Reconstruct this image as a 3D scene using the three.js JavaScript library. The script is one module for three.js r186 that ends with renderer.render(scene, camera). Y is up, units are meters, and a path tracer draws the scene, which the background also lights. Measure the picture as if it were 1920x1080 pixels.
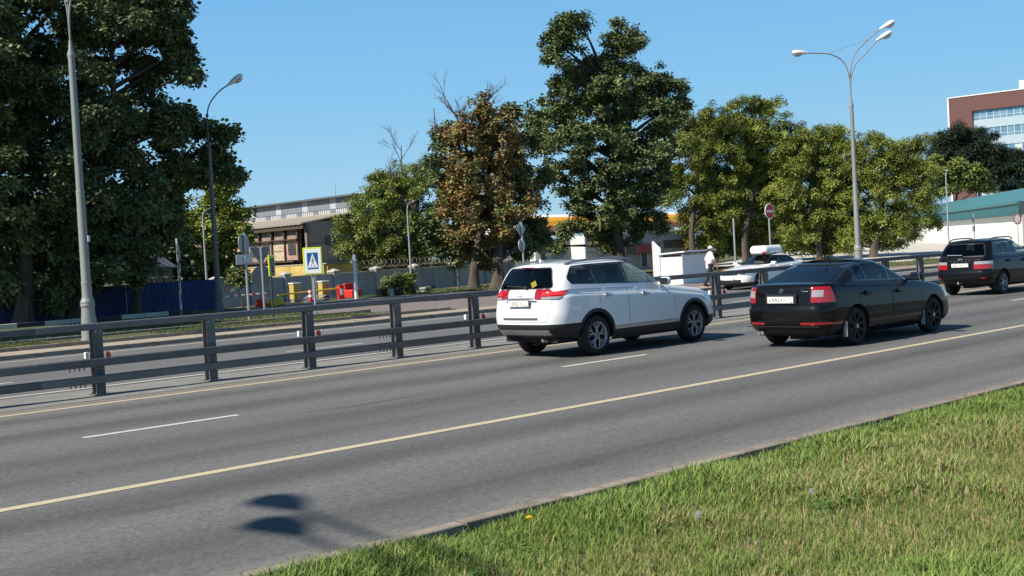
import * as THREE from 'three';
import { mergeGeometries } from 'three/addons/utils/BufferGeometryUtils.js';
import { RoundedBoxGeometry } from 'three/addons/geometries/RoundedBoxGeometry.js';
import { MarchingCubes } from 'three/addons/objects/MarchingCubes.js';

// ───────────────────────── camera, sky, sun, exposure ─────────────────────────
const scene = new THREE.Scene();
const renderer = new THREE.WebGLRenderer({ antialias: true });
renderer.setSize(1024, 576);
renderer.toneMapping = THREE.LinearToneMapping;
renderer.toneMappingExposure = 1.4;
renderer.shadowMap.enabled = true;

// world: x runs along the road (away to the right), z across it (negative = far side), y up, metres
const camera = new THREE.PerspectiveCamera(26.88, 16 / 9, 0.1, 1500);
camera.position.set(0, 1.87, 0);
camera.up.set(0.0609, 0.998, 0.01556);
camera.lookAt(0.67262, 1.87 - 0.029526, -0.7394);

const sRGB = (r, g, b) => new THREE.Color().setRGB(r / 255, g / 255, b / 255, THREE.SRGBColorSpace);
{
  // clear morning sky: colour by height above the horizon, the same all the way round
  const W = 256, H = 512, d = new Float32Array(W * H * 4);
  const keys = [[0, sRGB(178, 215, 233)], [3, sRGB(164, 210, 237)], [7, sRGB(140, 199, 239)], [14, sRGB(115, 180, 234)], [24, sRGB(96, 148, 198)], [40, sRGB(74, 110, 154)], [65, sRGB(58, 88, 128)], [90, sRGB(54, 82, 122)]];
  const c = new THREE.Color();
  for (let j = 0; j < H; j++) {
    const e = Math.max(0, (j + 0.5) / H * 180 - 90);
    let k = 0; while (k < keys.length - 2 && e > keys[k + 1][0]) k++;
    c.copy(keys[k][1]).lerp(keys[k + 1][1], Math.min(1, (e - keys[k][0]) / (keys[k + 1][0] - keys[k][0])));
    for (let i = 0; i < W; i++) d.set([c.r / 1.4, c.g / 1.4, c.b / 1.4, 1], (j * W + i) * 4);
  }
  const sky = new THREE.DataTexture(d, W, H, THREE.RGBAFormat, THREE.FloatType);
  sky.mapping = THREE.EquirectangularReflectionMapping; sky.magFilter = THREE.LinearFilter; sky.needsUpdate = true;
  scene.background = sky; scene.environment = sky;
}
const sun = new THREE.DirectionalLight(new THREE.Color(1, 0.93, 0.82), 5.0);
sun.position.set(-72 + 30, 69, -12 - 25); sun.target.position.set(30, 0, -25);
sun.castShadow = true; sun.shadow.mapSize.set(4096, 4096);
Object.assign(sun.shadow.camera, { left: -90, right: 90, top: 70, bottom: -70, near: 1, far: 260 });
scene.add(sun, sun.target);

// ───────────────────────── helpers ─────────────────────────
function rng(seed) { let s = seed >>> 0; return () => { s = (s + 0x6D2B79F5) >>> 0; let t = s; t = Math.imul(t ^ (t >>> 15), t | 1); t ^= t + Math.imul(t ^ (t >>> 7), t | 61); return ((t ^ (t >>> 14)) >>> 0) / 4294967296; }; }
const lerp = (a, b, t) => a + (b - a) * t, clamp = (x, a = 0, b = 1) => Math.min(b, Math.max(a, x));
const smooth = (a, b, x) => { const t = clamp((x - a) / (b - a)); return t * t * (3 - 2 * t); };
const taken = {};
function numbered(n) { const k = taken[n] = (taken[n] ?? -1) + 1; return k ? n + '_' + String(k).padStart(3, '0') : n; }
function tag(o, label, category, group, kind) { if (label) o.userData.label = label; if (category) o.userData.category = category; if (group) o.userData.group = group; if (kind) o.userData.kind = kind; return o; }
function thing(name, label, category, pos = [0, 0, 0], turn = 0, group) {
  const o = new THREE.Group(); o.name = numbered(name); o.position.set(...pos); o.rotation.y = turn; scene.add(o);
  return tag(o, label, category, group);
}
function mesh(name, geo, mat, parent) { const m = new THREE.Mesh(Array.isArray(geo) ? merge(geo) : geo, mat); m.name = parent ? name : numbered(name); m.castShadow = m.receiveShadow = true; (parent || scene).add(m); return m; }
function struct(name, geo, mat) { const m = mesh(name, geo, mat); m.userData.kind = 'structure'; return m; }
function merge(list) {
  return mergeGeometries(list.map(g => { g = g.index ? g.toNonIndexed() : g; for (const k of Object.keys(g.attributes)) if (!['position', 'normal', 'uv'].includes(k)) g.deleteAttribute(k); if (!g.attributes.uv) g.setAttribute('uv', new THREE.BufferAttribute(new Float32Array(g.attributes.position.count * 2), 2)); return g; }));
}
const M4 = new THREE.Matrix4();
function place(g, x = 0, y = 0, z = 0, rx = 0, ry = 0, rz = 0) { g.applyMatrix4(M4.makeRotationFromEuler(new THREE.Euler(rx, ry, rz, 'YXZ'))); g.translate(x, y, z); return g; }
const box = (w, h, d, x = 0, y = 0, z = 0, rx, ry, rz) => place(new THREE.BoxGeometry(w, h, d), x, y, z, rx, ry, rz);
const rbox = (w, h, d, r, x = 0, y = 0, z = 0, rx, ry, rz, seg = 2) => place(new RoundedBoxGeometry(w, h, d, seg, r), x, y, z, rx, ry, rz);
const cyl = (r0, r1, h, x = 0, y = 0, z = 0, rx, ry, rz, n = 14) => place(new THREE.CylinderGeometry(r1, r0, h, n), x, y, z, rx, ry, rz);
const ball = (r, x, y, z, sx = 1, sy = 1, sz = 1, n = 14) => { const g = new THREE.SphereGeometry(r, n, Math.ceil(n * .7)); g.scale(sx, sy, sz); return g.translate(x, y, z); };
const lathe = (pts, n = 24) => new THREE.LatheGeometry(pts.map(p => new THREE.Vector2(p[0], p[1])), n);
const V = (x, y, z) => new THREE.Vector3(x, y, z);
const tube = (pts, r, seg = 24, n = 8) => new THREE.TubeGeometry(new THREE.CatmullRomCurve3(pts.map(p => V(...p))), seg, r, n);
function bar(a, b, r, n = 8, r1 = r) { // straight round bar from a to b
  const A = V(...a), B = V(...b), d = B.clone().sub(A), g = new THREE.CylinderGeometry(r1, r, d.length(), n);
  g.applyQuaternion(new THREE.Quaternion().setFromUnitVectors(V(0, 1, 0), d.normalize())); const m = A.add(B).multiplyScalar(.5); return g.translate(m.x, m.y, m.z);
}
function prism(pts, h) { const s = new THREE.Shape(pts.map(p => new THREE.Vector2(p[0], p[1]))); return new THREE.ExtrudeGeometry(s, { depth: h, bevelEnabled: false }); }
// closed polygon in plan (x,z), extruded from y0 to y1
function slab(pts, y0, y1) { const g = prism(pts.map(p => [p[0], -p[1]]), y1 - y0); g.rotateX(-Math.PI / 2); return g.translate(0, y0, 0); }
function quad(a, b, c, d) { const g = new THREE.BufferGeometry(); g.setAttribute('position', new THREE.Float32BufferAttribute([...a, ...b, ...c, ...a, ...c, ...d], 3)); g.setAttribute('uv', new THREE.Float32BufferAttribute([0, 0, 1, 0, 1, 1, 0, 0, 1, 1, 0, 1], 2)); g.computeVertexNormals(); return g; }

// periodic value noise for textures
function noise2(seed) {
  const h = (x, y) => { let n = Math.imul(x, 374761393) + Math.imul(y, 668265263) + Math.imul(seed, 974634777) | 0; n = Math.imul(n ^ (n >>> 13), 1274126177); return ((n ^ (n >>> 16)) >>> 0) / 4294967296; };
  return (x, y, px = 1 << 20, py = 1 << 20) => {
    const xi = Math.floor(x), yi = Math.floor(y), fx = x - xi, fy = y - yi, u = fx * fx * (3 - 2 * fx), v = fy * fy * (3 - 2 * fy);
    const w = (a, p) => ((a % p) + p) % p;
    const x0 = w(xi, px), x1 = w(xi + 1, px), y0 = w(yi, py), y1 = w(yi + 1, py);
    return lerp(lerp(h(x0, y0), h(x1, y0), u), lerp(h(x0, y1), h(x1, y1), u), v);
  };
}
const to8 = x => Math.round(255 * clamp(x <= .0031308 ? x * 12.92 : 1.055 * Math.pow(Math.max(x, 0), 1 / 2.4) - .055));
function texture(W, H, fn, srgb = true, rx = 1, ry = 1) { // fn(u,v) -> linear rgb or a grey value
  const d = new Uint8Array(W * H * 4);
  for (let j = 0; j < H; j++) for (let i = 0; i < W; i++) {
    const c = fn((i + .5) / W, (j + .5) / H), k = (j * W + i) * 4;
    if (srgb) { d[k] = to8(c[0]); d[k + 1] = to8(c[1]); d[k + 2] = to8(c[2]); } else { d[k] = d[k + 1] = d[k + 2] = Math.round(255 * clamp(c)); }
    d[k + 3] = 255;
  }
  const t = new THREE.DataTexture(d, W, H, THREE.RGBAFormat); t.wrapS = t.wrapT = THREE.RepeatWrapping; t.magFilter = THREE.LinearFilter; t.minFilter = THREE.LinearMipmapLinearFilter; t.generateMipmaps = true;
  t.repeat.set(rx, ry); if (srgb) t.colorSpace = THREE.SRGBColorSpace; t.needsUpdate = true; return t;
}
function canvasTex(w, h, draw) { const c = document.createElement('canvas'); c.width = w; c.height = h; draw(c.getContext('2d'), w, h); const t = new THREE.CanvasTexture(c); t.colorSpace = THREE.SRGBColorSpace; return t; }
const std = (r, g, b, rough = .8, metal = 0, extra = {}) => new THREE.MeshStandardMaterial({ color: new THREE.Color().setRGB(r, g, b), roughness: rough, metalness: metal, side: THREE.DoubleSide, ...extra });
const phys = (r, g, b, rough, extra = {}) => new THREE.MeshPhysicalMaterial({ color: new THREE.Color().setRGB(r, g, b), roughness: rough, side: THREE.DoubleSide, ...extra });
// uv in metres on any geometry: x/z for flat things, else the two larger extents of each face
function uvMetres(g, s = 1) {
  g = g.index ? g.toNonIndexed() : g; const p = g.attributes.position, n = g.attributes.normal, uv = new Float32Array(p.count * 2);
  for (let i = 0; i < p.count; i++) { const ax = Math.abs(n.getX(i)), ay = Math.abs(n.getY(i)), az = Math.abs(n.getZ(i)); if (ay >= ax && ay >= az) { uv[2 * i] = p.getX(i) * s; uv[2 * i + 1] = p.getZ(i) * s; } else if (az >= ax) { uv[2 * i] = p.getX(i) * s; uv[2 * i + 1] = p.getY(i) * s; } else { uv[2 * i] = p.getZ(i) * s; uv[2 * i + 1] = p.getY(i) * s; } }
  g.setAttribute('uv', new THREE.BufferAttribute(uv, 2)); return g;
}
const nA = noise2(11), nB = noise2(23), nC = noise2(37), nD = noise2(53);
const fbm = (n, x, y, px, py, o = 4) => { let s = 0, a = .5, t = 0; for (let k = 0; k < o; k++) { s += a * n(x, y, px, py); t += a; a *= .5; x *= 2; y *= 2; px *= 2; py *= 2; } return s / t; };

// ───────────────────────── shared materials ─────────────────────────
const grainBump = texture(512, 512, (u, v) => .5 * nA(u * 128, v * 128, 128, 128) + .5 * nB(u * 256, v * 256, 256, 256), false);
const weather = (r, g, b, amp, scale, seed, W = 512) => { const n = noise2(seed); return texture(W, W, (u, v) => { const k = 1 + amp * 2 * (fbm(n, u * scale, v * scale, scale, scale, 5) - .5) + amp * .5 * (nB(u * W / 2, v * W / 2, W / 2, W / 2) - .5); return [r * k, g * k, b * k]; }); };
const rubber = std(.012, .012, .013, .85), blackTrim = std(.014, .015, .017, .55), chrome = std(.75, .76, .78, .18, 1), darkIn = std(.012, .012, .013, .9), silver = std(.55, .56, .57, .32, .9);
const galv = std(.42, .43, .43, .5, .55), whitePaint = std(.8, .8, .79, .5), redPlastic = std(.62, .03, .025, .42), yellowPlastic = std(.72, .48, .02, .45), signBack = std(.3, .32, .32, .5, .5);

// ───────────────────────── ground, roads, verges ─────────────────────────
const X0 = -60, X1 = 420;
{ // asphalt with wheel-track polish, pale dusty strips between the tracks, stones and stains
  const Z0 = -17.6, Z1 = -6.19, WX = 24;
  const tracks = [[-7.55, .5, 1], [-9.4, .42, 1.05], [-11.2, .45, .8], [-12.3, .55, 1], [-14.55, .42, 1.1], [-16.25, .4, .9]];
  const smears = [[9.2, -12.95, 1.1, .07, .45], [11.6, -14.1, .8, .05, .4], [18.2, -12.6, 1.3, .06, .35], [14.5, -11.0, .5, .12, .25], [4.2, -9.0, .35, .1, .3], [20.5, -8.1, .3, .12, .3], [7.4, -7.3, .25, .08, .3], [16.8, -15.6, .9, .05, .4], [22.4, -16.2, .7, .06, .35]];
  const col = texture(2048, 1024, (u, v) => {
    const x = u * WX, z = lerp(Z1, Z0, v);
    const wob = .35 * (fbm(nC, u * 6, v * 4, 6, 4, 3) - .5);
    let t = 0; for (const k of tracks) { const q = (z + wob - k[0]) / k[1]; t += k[2] * Math.exp(-q * q); } t *= .55 + .9 * fbm(nA, u * 9 + 3, v * 14, 9, 14, 3);
    const streak = fbm(nD, u * 3, v * 70, 3, 70, 3) - .5, patch = fbm(nB, u * 5, v * 9, 5, 9, 5) - .5;
    const stone = nA(u * 2048, v * 1024, 2048, 1024), stone2 = nB(u * 1365, v * 683, 1365, 683);
    let a = .125 - .046 * t + .026 * streak + .024 * patch;
    const edge = smooth(.75, .15, Z1 - z + .35 * (fbm(nC, u * 40, v * 20, 40, 20, 3) - .5)); a += .045 * edge;
    const med = smooth(-16.75, -17.1, z + .12 * (fbm(nA, u * 30, v * 20, 30, 20, 3) - .5)); a += .03 * med;
    const grit = nC(u * 1024, v * 512, 1024, 512); a *= .6 + .36 * stone + .44 * grit + (stone2 > .92 ? .4 : 0);
    for (const [sx, sz, sl, sw, sk] of smears) { const q = ((x - sx) / sl) ** 2 + ((z - sz - .03 * Math.sin(x * 3)) / sw) ** 2; if (q < 4) a *= 1 - sk * Math.exp(-q) * (.6 + .8 * grit); }
    const w = clamp(edge + med);
    return [a * (1.02 + .08 * w), a * (1.0 + .02 * w), a * (.96 - .1 * w)];
  });
  const bump = texture(1024, 512, (u, v) => .6 * nA(u * 512, v * 256, 512, 256) + .4 * nB(u * 1024, v * 512, 1024, 512), false);
  const mat = new THREE.MeshStandardMaterial({ map: col, bumpMap: bump, bumpScale: .006, roughness: .86 });
  const g = new THREE.PlaneGeometry(X1 - X0, Z1 - Z0, 1, 1); g.rotateX(-Math.PI / 2); g.translate((X0 + X1) / 2, 0, (Z0 + Z1) / 2);
  const p = g.attributes.position, uv = g.attributes.uv; for (let i = 0; i < 4; i++) uv.setXY(i, p.getX(i) / WX, (p.getZ(i) - Z1) / (Z0 - Z1));
  const road = struct('road', g, mat);
  // far carriageway
  const farCol = texture(1024, 512, (u, v) => { const s = fbm(nD, u * 4, v * 60, 4, 60, 3) - .5, pt = fbm(nC, u * 10, v * 8, 10, 8, 4) - .5, st = nA(u * 512, v * 256, 512, 256); const a = (.118 + .03 * s + .02 * pt) * (.85 + .3 * st); return [a * 1.01, a, a * 1.0]; });
  const fm = new THREE.MeshStandardMaterial({ map: farCol, bumpMap: bump, bumpScale: .005, roughness: .88 });
  const g2 = new THREE.PlaneGeometry(X1 - X0, 9.6); g2.rotateX(-Math.PI / 2); g2.translate((X0 + X1) / 2, 0, -24.1);
  for (let i = 0; i < 4; i++) g2.attributes.uv.setXY(i, g2.attributes.position.getX(i) / 20, (g2.attributes.position.getZ(i) + 19.3) / 10);
  const road2 = struct('road', g2, fm);
  // dusty concrete median
  const medCol = weather(.2, .195, .18, .28, 16, 71);
  const g3 = uvMetres(new THREE.BoxGeometry(X1 - X0, .1, 1.75).translate((X0 + X1) / 2, -.044, -18.45), .25);
  struct('median_strip', g3, new THREE.MeshStandardMaterial({ map: medCol, bumpMap: grainBump, bumpScale: .006, roughness: .95 }));
  // painted lines: worn thermoplastic, 4 mm proud
  const paintTex = (r, g_, b, s) => texture(512, 64, (u, v) => { const w = fbm(nA, u * 64, v * 8, 64, 8, 4), e = Math.min(v, 1 - v); const k = w > .66 + .25 * clamp(e * 4) ? .45 : .86 + .28 * (w - .5); return [r * k, g_ * k, b * k]; }, true);
  const cream = new THREE.MeshStandardMaterial({ map: paintTex(.56, .49, .33, 1), roughness: .7 }), white = new THREE.MeshStandardMaterial({ map: paintTex(.62, .6, .53, 2), roughness: .7 });
  const strip = (x0, x1, z, w, y) => { const q = new THREE.PlaneGeometry(x1 - x0, w); q.rotateX(-Math.PI / 2); q.translate((x0 + x1) / 2, y, z); for (let i = 0; i < 4; i++) q.attributes.uv.setXY(i, q.attributes.position.getX(i) / 4, i < 2 ? 1 : 0); return q; };
  mesh('solid_line', strip(X0, X1, -10.09, .15, .004), cream, road);
  mesh('edge_line', strip(X0, X1, -17.03, .14, .004), cream, road);
  for (let k = -1; k < 9; k++) mesh('lane_dash', strip(5.62 + 7.82 * k, 7.64 + 7.82 * k, -13.69, .12, .004), white, road);
  mesh('edge_line', strip(X0, X1, -19.62, .13, .008), white, road2);
  mesh('edge_line', strip(X0, X1, -28.2, .12, .004), white, road2);
  for (let k = 0; k < 14; k++) for (const z of [-22.5, -25.4]) mesh('lane_dash', strip(6 + 7.8 * k, 8 + 7.8 * k, z, .12, .004), white, road2);
}
const soilTex = texture(1024, 1024, (u, v) => { const a = fbm(nA, u * 24, v * 24, 24, 24, 5), b = fbm(nB, u * 90, v * 90, 90, 90, 3), dry = smooth(.45, .65, fbm(nC, u * 5, v * 5, 5, 5, 3)); const k = .6 + .8 * b; return [lerp(.055, .15, dry * .6 + a * .3) * k, lerp(.075, .125, dry * .6 + a * .3) * k, lerp(.022, .06, dry) * k]; });
const soilMat = (rep) => { const t = soilTex.clone(); t.repeat.set(rep, rep); t.needsUpdate = true; return new THREE.MeshStandardMaterial({ map: t, bumpMap: grainBump, bumpScale: .02, roughness: 1 }); };
{
  const g = new THREE.PlaneGeometry(1400, 1400); g.rotateX(-Math.PI / 2); g.translate(100, -.06, -100); for (let i = 0; i < 4; i++) g.attributes.uv.setXY(i, g.attributes.position.getX(i) / 6, g.attributes.position.getZ(i) / 6);
  struct('ground', g, soilMat(1));
}
// near verge: gently uneven soil behind the kerb
const vergeY = (x, z) => .02 + .03 * (nA(x * .5 + 50, z * .5 + 50) - .5) + .012 * (nB(x * 2.3 + 9, z * 2.3 + 70) - .5) + .06 * smooth(-6.0, -4.4, z);
{
  const g = new THREE.PlaneGeometry(60, 12, 240, 60); g.rotateX(-Math.PI / 2); g.translate(20, 0, -.02 + -6.03 + 6); const p = g.attributes.position;
  for (let i = 0; i < p.count; i++) { p.setY(i, vergeY(p.getX(i), p.getZ(i))); g.attributes.uv.setXY(i, p.getX(i) / 3, p.getZ(i) / 3); }
  g.computeVertexNormals(); struct('verge', g, soilMat(1));
}
const kerbTex = weather(.235, .2, .16, .35, 12, 91), kerbMats = [0, 1, 2].map(i => new THREE.MeshStandardMaterial({ map: kerbTex, color: new THREE.Color().setScalar([1, .9, 1.06][i]), bumpMap: grainBump, bumpScale: .006, roughness: .95 }));
function kerb(name, x0, n, len, z, y0, y1, w, seed) { // one stone after another with open joints
  const r = rng(seed), k = new THREE.Group(); k.name = numbered(name); k.userData.kind = 'structure'; scene.add(k);
  const gs = [0, 1, 2].map(i => { const q = uvMetres(new RoundedBoxGeometry(len - .014, y1 - y0, w, 1, .014), 1); const uv = q.attributes.uv; for (let j = 0; j < uv.count; j++) uv.setXY(j, uv.getX(j) * .7 + i * .31, uv.getY(j) * .7 + i * .17); return q; });
  for (let i = 0; i < n; i++) { const m = mesh('kerb_stone', gs[i % 3], kerbMats[Math.floor(r() * 3)], k); m.position.set(x0 + (i + .5) * len, (y0 + y1) / 2 + (r() - .5) * .008, z + (r() - .5) * .012); m.rotation.y = (r() - .5) * .006; }
  return k;
}
kerb('near_kerb', -2, 62, 1, -6.13, -.12, .118, .12, 3);
kerb('far_kerb', -3, 96, 1, -28.98, -.12, .11, .16, 4);
kerb('pavement_kerb', -3, 28, 1, -30.55, -.02, .2, .12, 5);
{
  const pave = new THREE.MeshStandardMaterial({ map: weather(.33, .285, .215, .22, 10, 101), bumpMap: grainBump, bumpScale: .006, roughness: .95 });
  struct('pavement', uvMetres(slab([[X0, -29.06], [110, -29.06], [110, -30.49], [X0, -30.49]], -.04, .1), .3), pave);
  const r = rng(77);
  const drive = new THREE.MeshStandardMaterial({ map: weather(.175, .145, .135, .2, 14, 111), bumpMap: grainBump, bumpScale: .006, roughness: .92 });
  struct('driveway', uvMetres(slab([[25.5, -30.61], [60, -30.61], [52, -34], [45, -40.5], [38, -44.5], [33, -48.3], [26.6, -46.2], [23.5, -38.5], [23.5, -33]], -.04, .085), .2), drive);
  const lawn = soilMat(1);
  struct('far_verge', uvMetres(slab([[-30, -30.61], [25.3, -30.61], [23.3, -33], [23.3, -38.5], [26.3, -46.2], [26, -52], [-30, -58]], -.04, .12), .3), lawn);
  struct('fence_verge', uvMetres(slab([[33.4, -48.3], [38.2, -44.7], [45.2, -40.7], [52.2, -34.2], [60.2, -30.65], [130, -30.65], [130, -46], [60, -58], [33, -49.4]], -.04, .1), .3), lawn);
  struct('forecourt', uvMetres(slab([[62, -36], [100, -36], [150, -60], [150, -100], [72, -57], [70.5, -56], [62, -46]], -.03, .106), .2), new THREE.MeshStandardMaterial({ map: weather(.5, .47, .41, .12, 12, 123), roughness: .95 }));
  // a low stone edging across the left verge and a painted one by the blue fence
  const k2 = kerb('verge_edging', 6, 18, 1, -33.6, .05, .2, .1, 6);
  const wt = new THREE.MeshStandardMaterial({ map: weather(.5, .48, .4, .25, 10, 121), roughness: .9 }), dk = std(.04, .04, .042, .9);
  const pe = new THREE.Group(); pe.name = 'painted_edging'; pe.userData.kind = 'structure'; scene.add(pe);
  const eg = new RoundedBoxGeometry(.98, .2, .14, 1, .02);
  for (let i = 0; i < 9; i++) { const m = mesh('kerb_stone', eg, [wt, wt, dk][i % 3], pe); const t = i + .5; m.position.set(14.2 + t * .99, .19, -44.7 + .02 * Math.sin(i * 5)); }
}

// ───────────────────────── car bodies ─────────────────────────
// A body is two smooth half shells (lower body, cabin) laid out by profiles, mirrored, then cut along planes into
// panels: doors, panes, lamps, bumpers, cladding. Local frame: x from the rear bumper forward, z to the car's right.
const curve = pts => x => { // monotone-ish cubic through points
  const n = pts.length; if (x <= pts[0][0]) return pts[0][1]; if (x >= pts[n - 1][0]) return pts[n - 1][1];
  let i = 0; while (x > pts[i + 1][0]) i++;
  const m = k => { if (k === 0 || k === n - 1) { const a = k ? n - 2 : 0; return (pts[a + 1][1] - pts[a][1]) / (pts[a + 1][0] - pts[a][0]); } const d0 = (pts[k][1] - pts[k - 1][1]) / (pts[k][0] - pts[k - 1][0]), d1 = (pts[k + 1][1] - pts[k][1]) / (pts[k + 1][0] - pts[k][0]); return d0 * d1 <= 0 ? 0 : 2 * d0 * d1 / (d0 + d1); };
  const h = pts[i + 1][0] - pts[i][0], t = (x - pts[i][0]) / h, a = pts[i][1], b = pts[i + 1][1];
  return a * (1 + 2 * t) * (1 - t) ** 2 + m(i) * h * t * (1 - t) ** 2 + b * t * t * (3 - 2 * t) + m(i + 1) * h * t * t * (t - 1);
};
function planOutline(o) { // half outline from rear centre round the right side to front centre
  const P = [], rzEnd = o.w - o.rcz, fzEnd = o.w - o.fcz, rb = z => o.rb * (z / o.w) ** 2, fb = z => o.fb * (z / o.w) ** 2;
  for (let i = 0; i <= 10; i++) { const z = rzEnd * i / 10; P.push([o.xr + rb(z), z]); }
  const xa = o.xr + rb(rzEnd); for (let i = 1; i <= 9; i++) { const a = i / 9 * Math.PI / 2; P.push([xa + o.rcx * (1 - Math.cos(a)), rzEnd + o.rcz * Math.sin(a)]); }
  const xs0 = xa + o.rcx, xb = o.xf - fb(fzEnd), xs1 = xb - o.fcx;
  for (let i = 1; i < 56; i++) P.push([lerp(xs0, xs1, i / 56), o.w]);
  for (let i = 0; i <= 10; i++) { const a = i / 10 * Math.PI / 2; P.push([xb - o.fcx * (1 - Math.sin(a)), fzEnd + o.fcz * Math.cos(a)]); }
  for (let i = 1; i <= 10; i++) { const z = fzEnd * (1 - i / 10); P.push([o.xf - fb(z), z]); }
  for (const p of P) { const t = (p[0] - o.xm) / o.hl; p[1] *= 1 - o.pt * t * t * t * t - o.pt * .5 * t * t; }
  return P;
}
function shell(S, rows, capRows) { // -> triangles [[x,y,z,nx,ny,nz]*3]
  const G = [];
  for (const v of rows) { const o = S.at(v), P = planOutline(o); G.push(P.map(([x, z]) => [x, lerp(S.y0(x), S.y1(x), S.vy ? S.vy(v) : v), z])); }
  const top = G[G.length - 1];
  for (const s of capRows) G.push(top.map(([x, y, z]) => [x, y + S.crown(x) * (1 - s * s), z * s]));
  const R = G.length, Cn = G[0].length, N = [];
  for (let i = 0; i < R; i++) { N.push([]); for (let j = 0; j < Cn; j++) {
    const a = G[Math.max(i - 1, 0)][j], b = G[Math.min(i + 1, R - 1)][j]; let c = G[i][Math.max(j - 1, 0)], d = G[i][Math.min(j + 1, Cn - 1)];
    if (j === 0) c = [d[0], d[1], -d[2]]; if (j === Cn - 1) d = [c[0], c[1], -c[2]];
    let r = [b[0] - a[0], b[1] - a[1], b[2] - a[2]]; const q = [d[0] - c[0], d[1] - c[1], d[2] - c[2]];
    if (i === R - 1) { const e = G[i - 1][j]; r = [0, 0, -2 * Math.max(e[2], 1e-3)]; }
    let n = [q[1] * r[2] - q[2] * r[1], q[2] * r[0] - q[0] * r[2], q[0] * r[1] - q[1] * r[0]], l = Math.hypot(...n);
    if (l < 1e-9) { n = i >= rows.length ? [0, 1, 0] : [j < Cn / 2 ? -1 : 1, 0, 0]; l = 1; }
    n = n.map(k => k / l); if (j === 0 || j === Cn - 1) { n[2] = 0; } N[i].push(n);
  } }
  const T = [], vtx = (i, j, s) => [G[i][j][0], G[i][j][1], G[i][j][2] * s, N[i][j][0], N[i][j][1], N[i][j][2] * s];
  for (let i = 0; i < R - 1; i++) for (let j = 0; j < Cn - 1; j++) for (const s of [1, -1]) {
    const a = vtx(i, j, s), b = vtx(i, j + 1, s), c = vtx(i + 1, j + 1, s), d = vtx(i + 1, j, s);
    if (s > 0) T.push([a, b, c], [a, c, d]); else T.push([a, c, b], [a, d, c]);
  }
  return T;
}
function cut(T, planes) { // planes [a,b,c,d]: inside where ax+by+cz <= d
  const I = [], O = [];
  const fan = (p, L) => { for (let i = 1; i < p.length - 1; i++) L.push([p[0], p[i], p[i + 1]]); };
  next: for (const t of T) {
    for (const [a, b, c, d] of planes) if (t.every(v => a * v[0] + b * v[1] + c * v[2] >= d - 1e-7)) { O.push(t); continue next; }
    let poly = t;
    for (const [a, b, c, d] of planes) {
      const f = poly.map(v => a * v[0] + b * v[1] + c * v[2] - d); if (f.every(x => x <= 0)) continue;
      const i_ = [], o_ = [];
      for (let k = 0; k < poly.length; k++) { const l = (k + 1) % poly.length; (f[k] <= 0 ? i_ : o_).push(poly[k]); if ((f[k] <= 0) !== (f[l] <= 0)) { const s = f[k] / (f[k] - f[l]), m = poly[k].map((x, q) => lerp(x, poly[l][q], s)); i_.push(m); o_.push(m); } }
      if (o_.length > 2) fan(o_, O); poly = i_; if (poly.length < 3) break;
    }
    if (poly.length > 2) fan(poly, I);
  }
  return [I, O];
}
// convex polygon in the (x,y) side view or (z,y) end view -> planes; grow > 0 widens it
function polyPlanes(pts, ax = 0, ay = 1, grow = 0) {
  let A = 0; for (let i = 0; i < pts.length; i++) { const p = pts[i], q = pts[(i + 1) % pts.length]; A += p[0] * q[1] - q[0] * p[1]; }
  if (A < 0) pts = pts.slice().reverse();
  return pts.map((p, i) => { const q = pts[(i + 1) % pts.length]; let nx = q[1] - p[1], ny = p[0] - q[0]; const l = Math.hypot(nx, ny) || 1; nx /= l; ny /= l; const r = [0, 0, 0, nx * p[0] + ny * p[1] + grow]; r[ax] = nx; r[ay] = ny; return r; });
}
const circlePts = (x, y, r, n = 28) => Array.from({ length: n }, (_, i) => [x + r * Math.cos(i / n * 2 * Math.PI), y + r * Math.sin(i / n * 2 * Math.PI)]);
function rounded(pts, r, k = 4) { const out = []; const n = pts.length; for (let i = 0; i < n; i++) { const p = pts[i], a = pts[(i + n - 1) % n], b = pts[(i + 1) % n]; const la = Math.hypot(a[0] - p[0], a[1] - p[1]), lb = Math.hypot(b[0] - p[0], b[1] - p[1]), q = Math.min(r, la * .45, lb * .45); const s = [p[0] + (a[0] - p[0]) / la * q, p[1] + (a[1] - p[1]) / la * q], e = [p[0] + (b[0] - p[0]) / lb * q, p[1] + (b[1] - p[1]) / lb * q]; for (let j = 0; j <= k; j++) { const t = j / k; out.push([(1 - t) ** 2 * s[0] + 2 * t * (1 - t) * p[0] + t * t * e[0], (1 - t) ** 2 * s[1] + 2 * t * (1 - t) * p[1] + t * t * e[1]]); } } return out; }
function trisGeo(T, off = 0) {
  const p = new Float32Array(T.length * 9), n = new Float32Array(T.length * 9); let k = 0;
  for (const t of T) for (const v of t) { const l = Math.hypot(v[3], v[4], v[5]) || 1; for (let q = 0; q < 3; q++) { n[k] = v[3 + q] / l; p[k] = v[q] + off * v[3 + q] / l; k++; } }
  const g = new THREE.BufferGeometry(); g.setAttribute('position', new THREE.BufferAttribute(p, 3)); g.setAttribute('normal', new THREE.BufferAttribute(n, 3)); g.setAttribute('uv', new THREE.BufferAttribute(new Float32Array(T.length * 6), 2)); return g;
}
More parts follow.
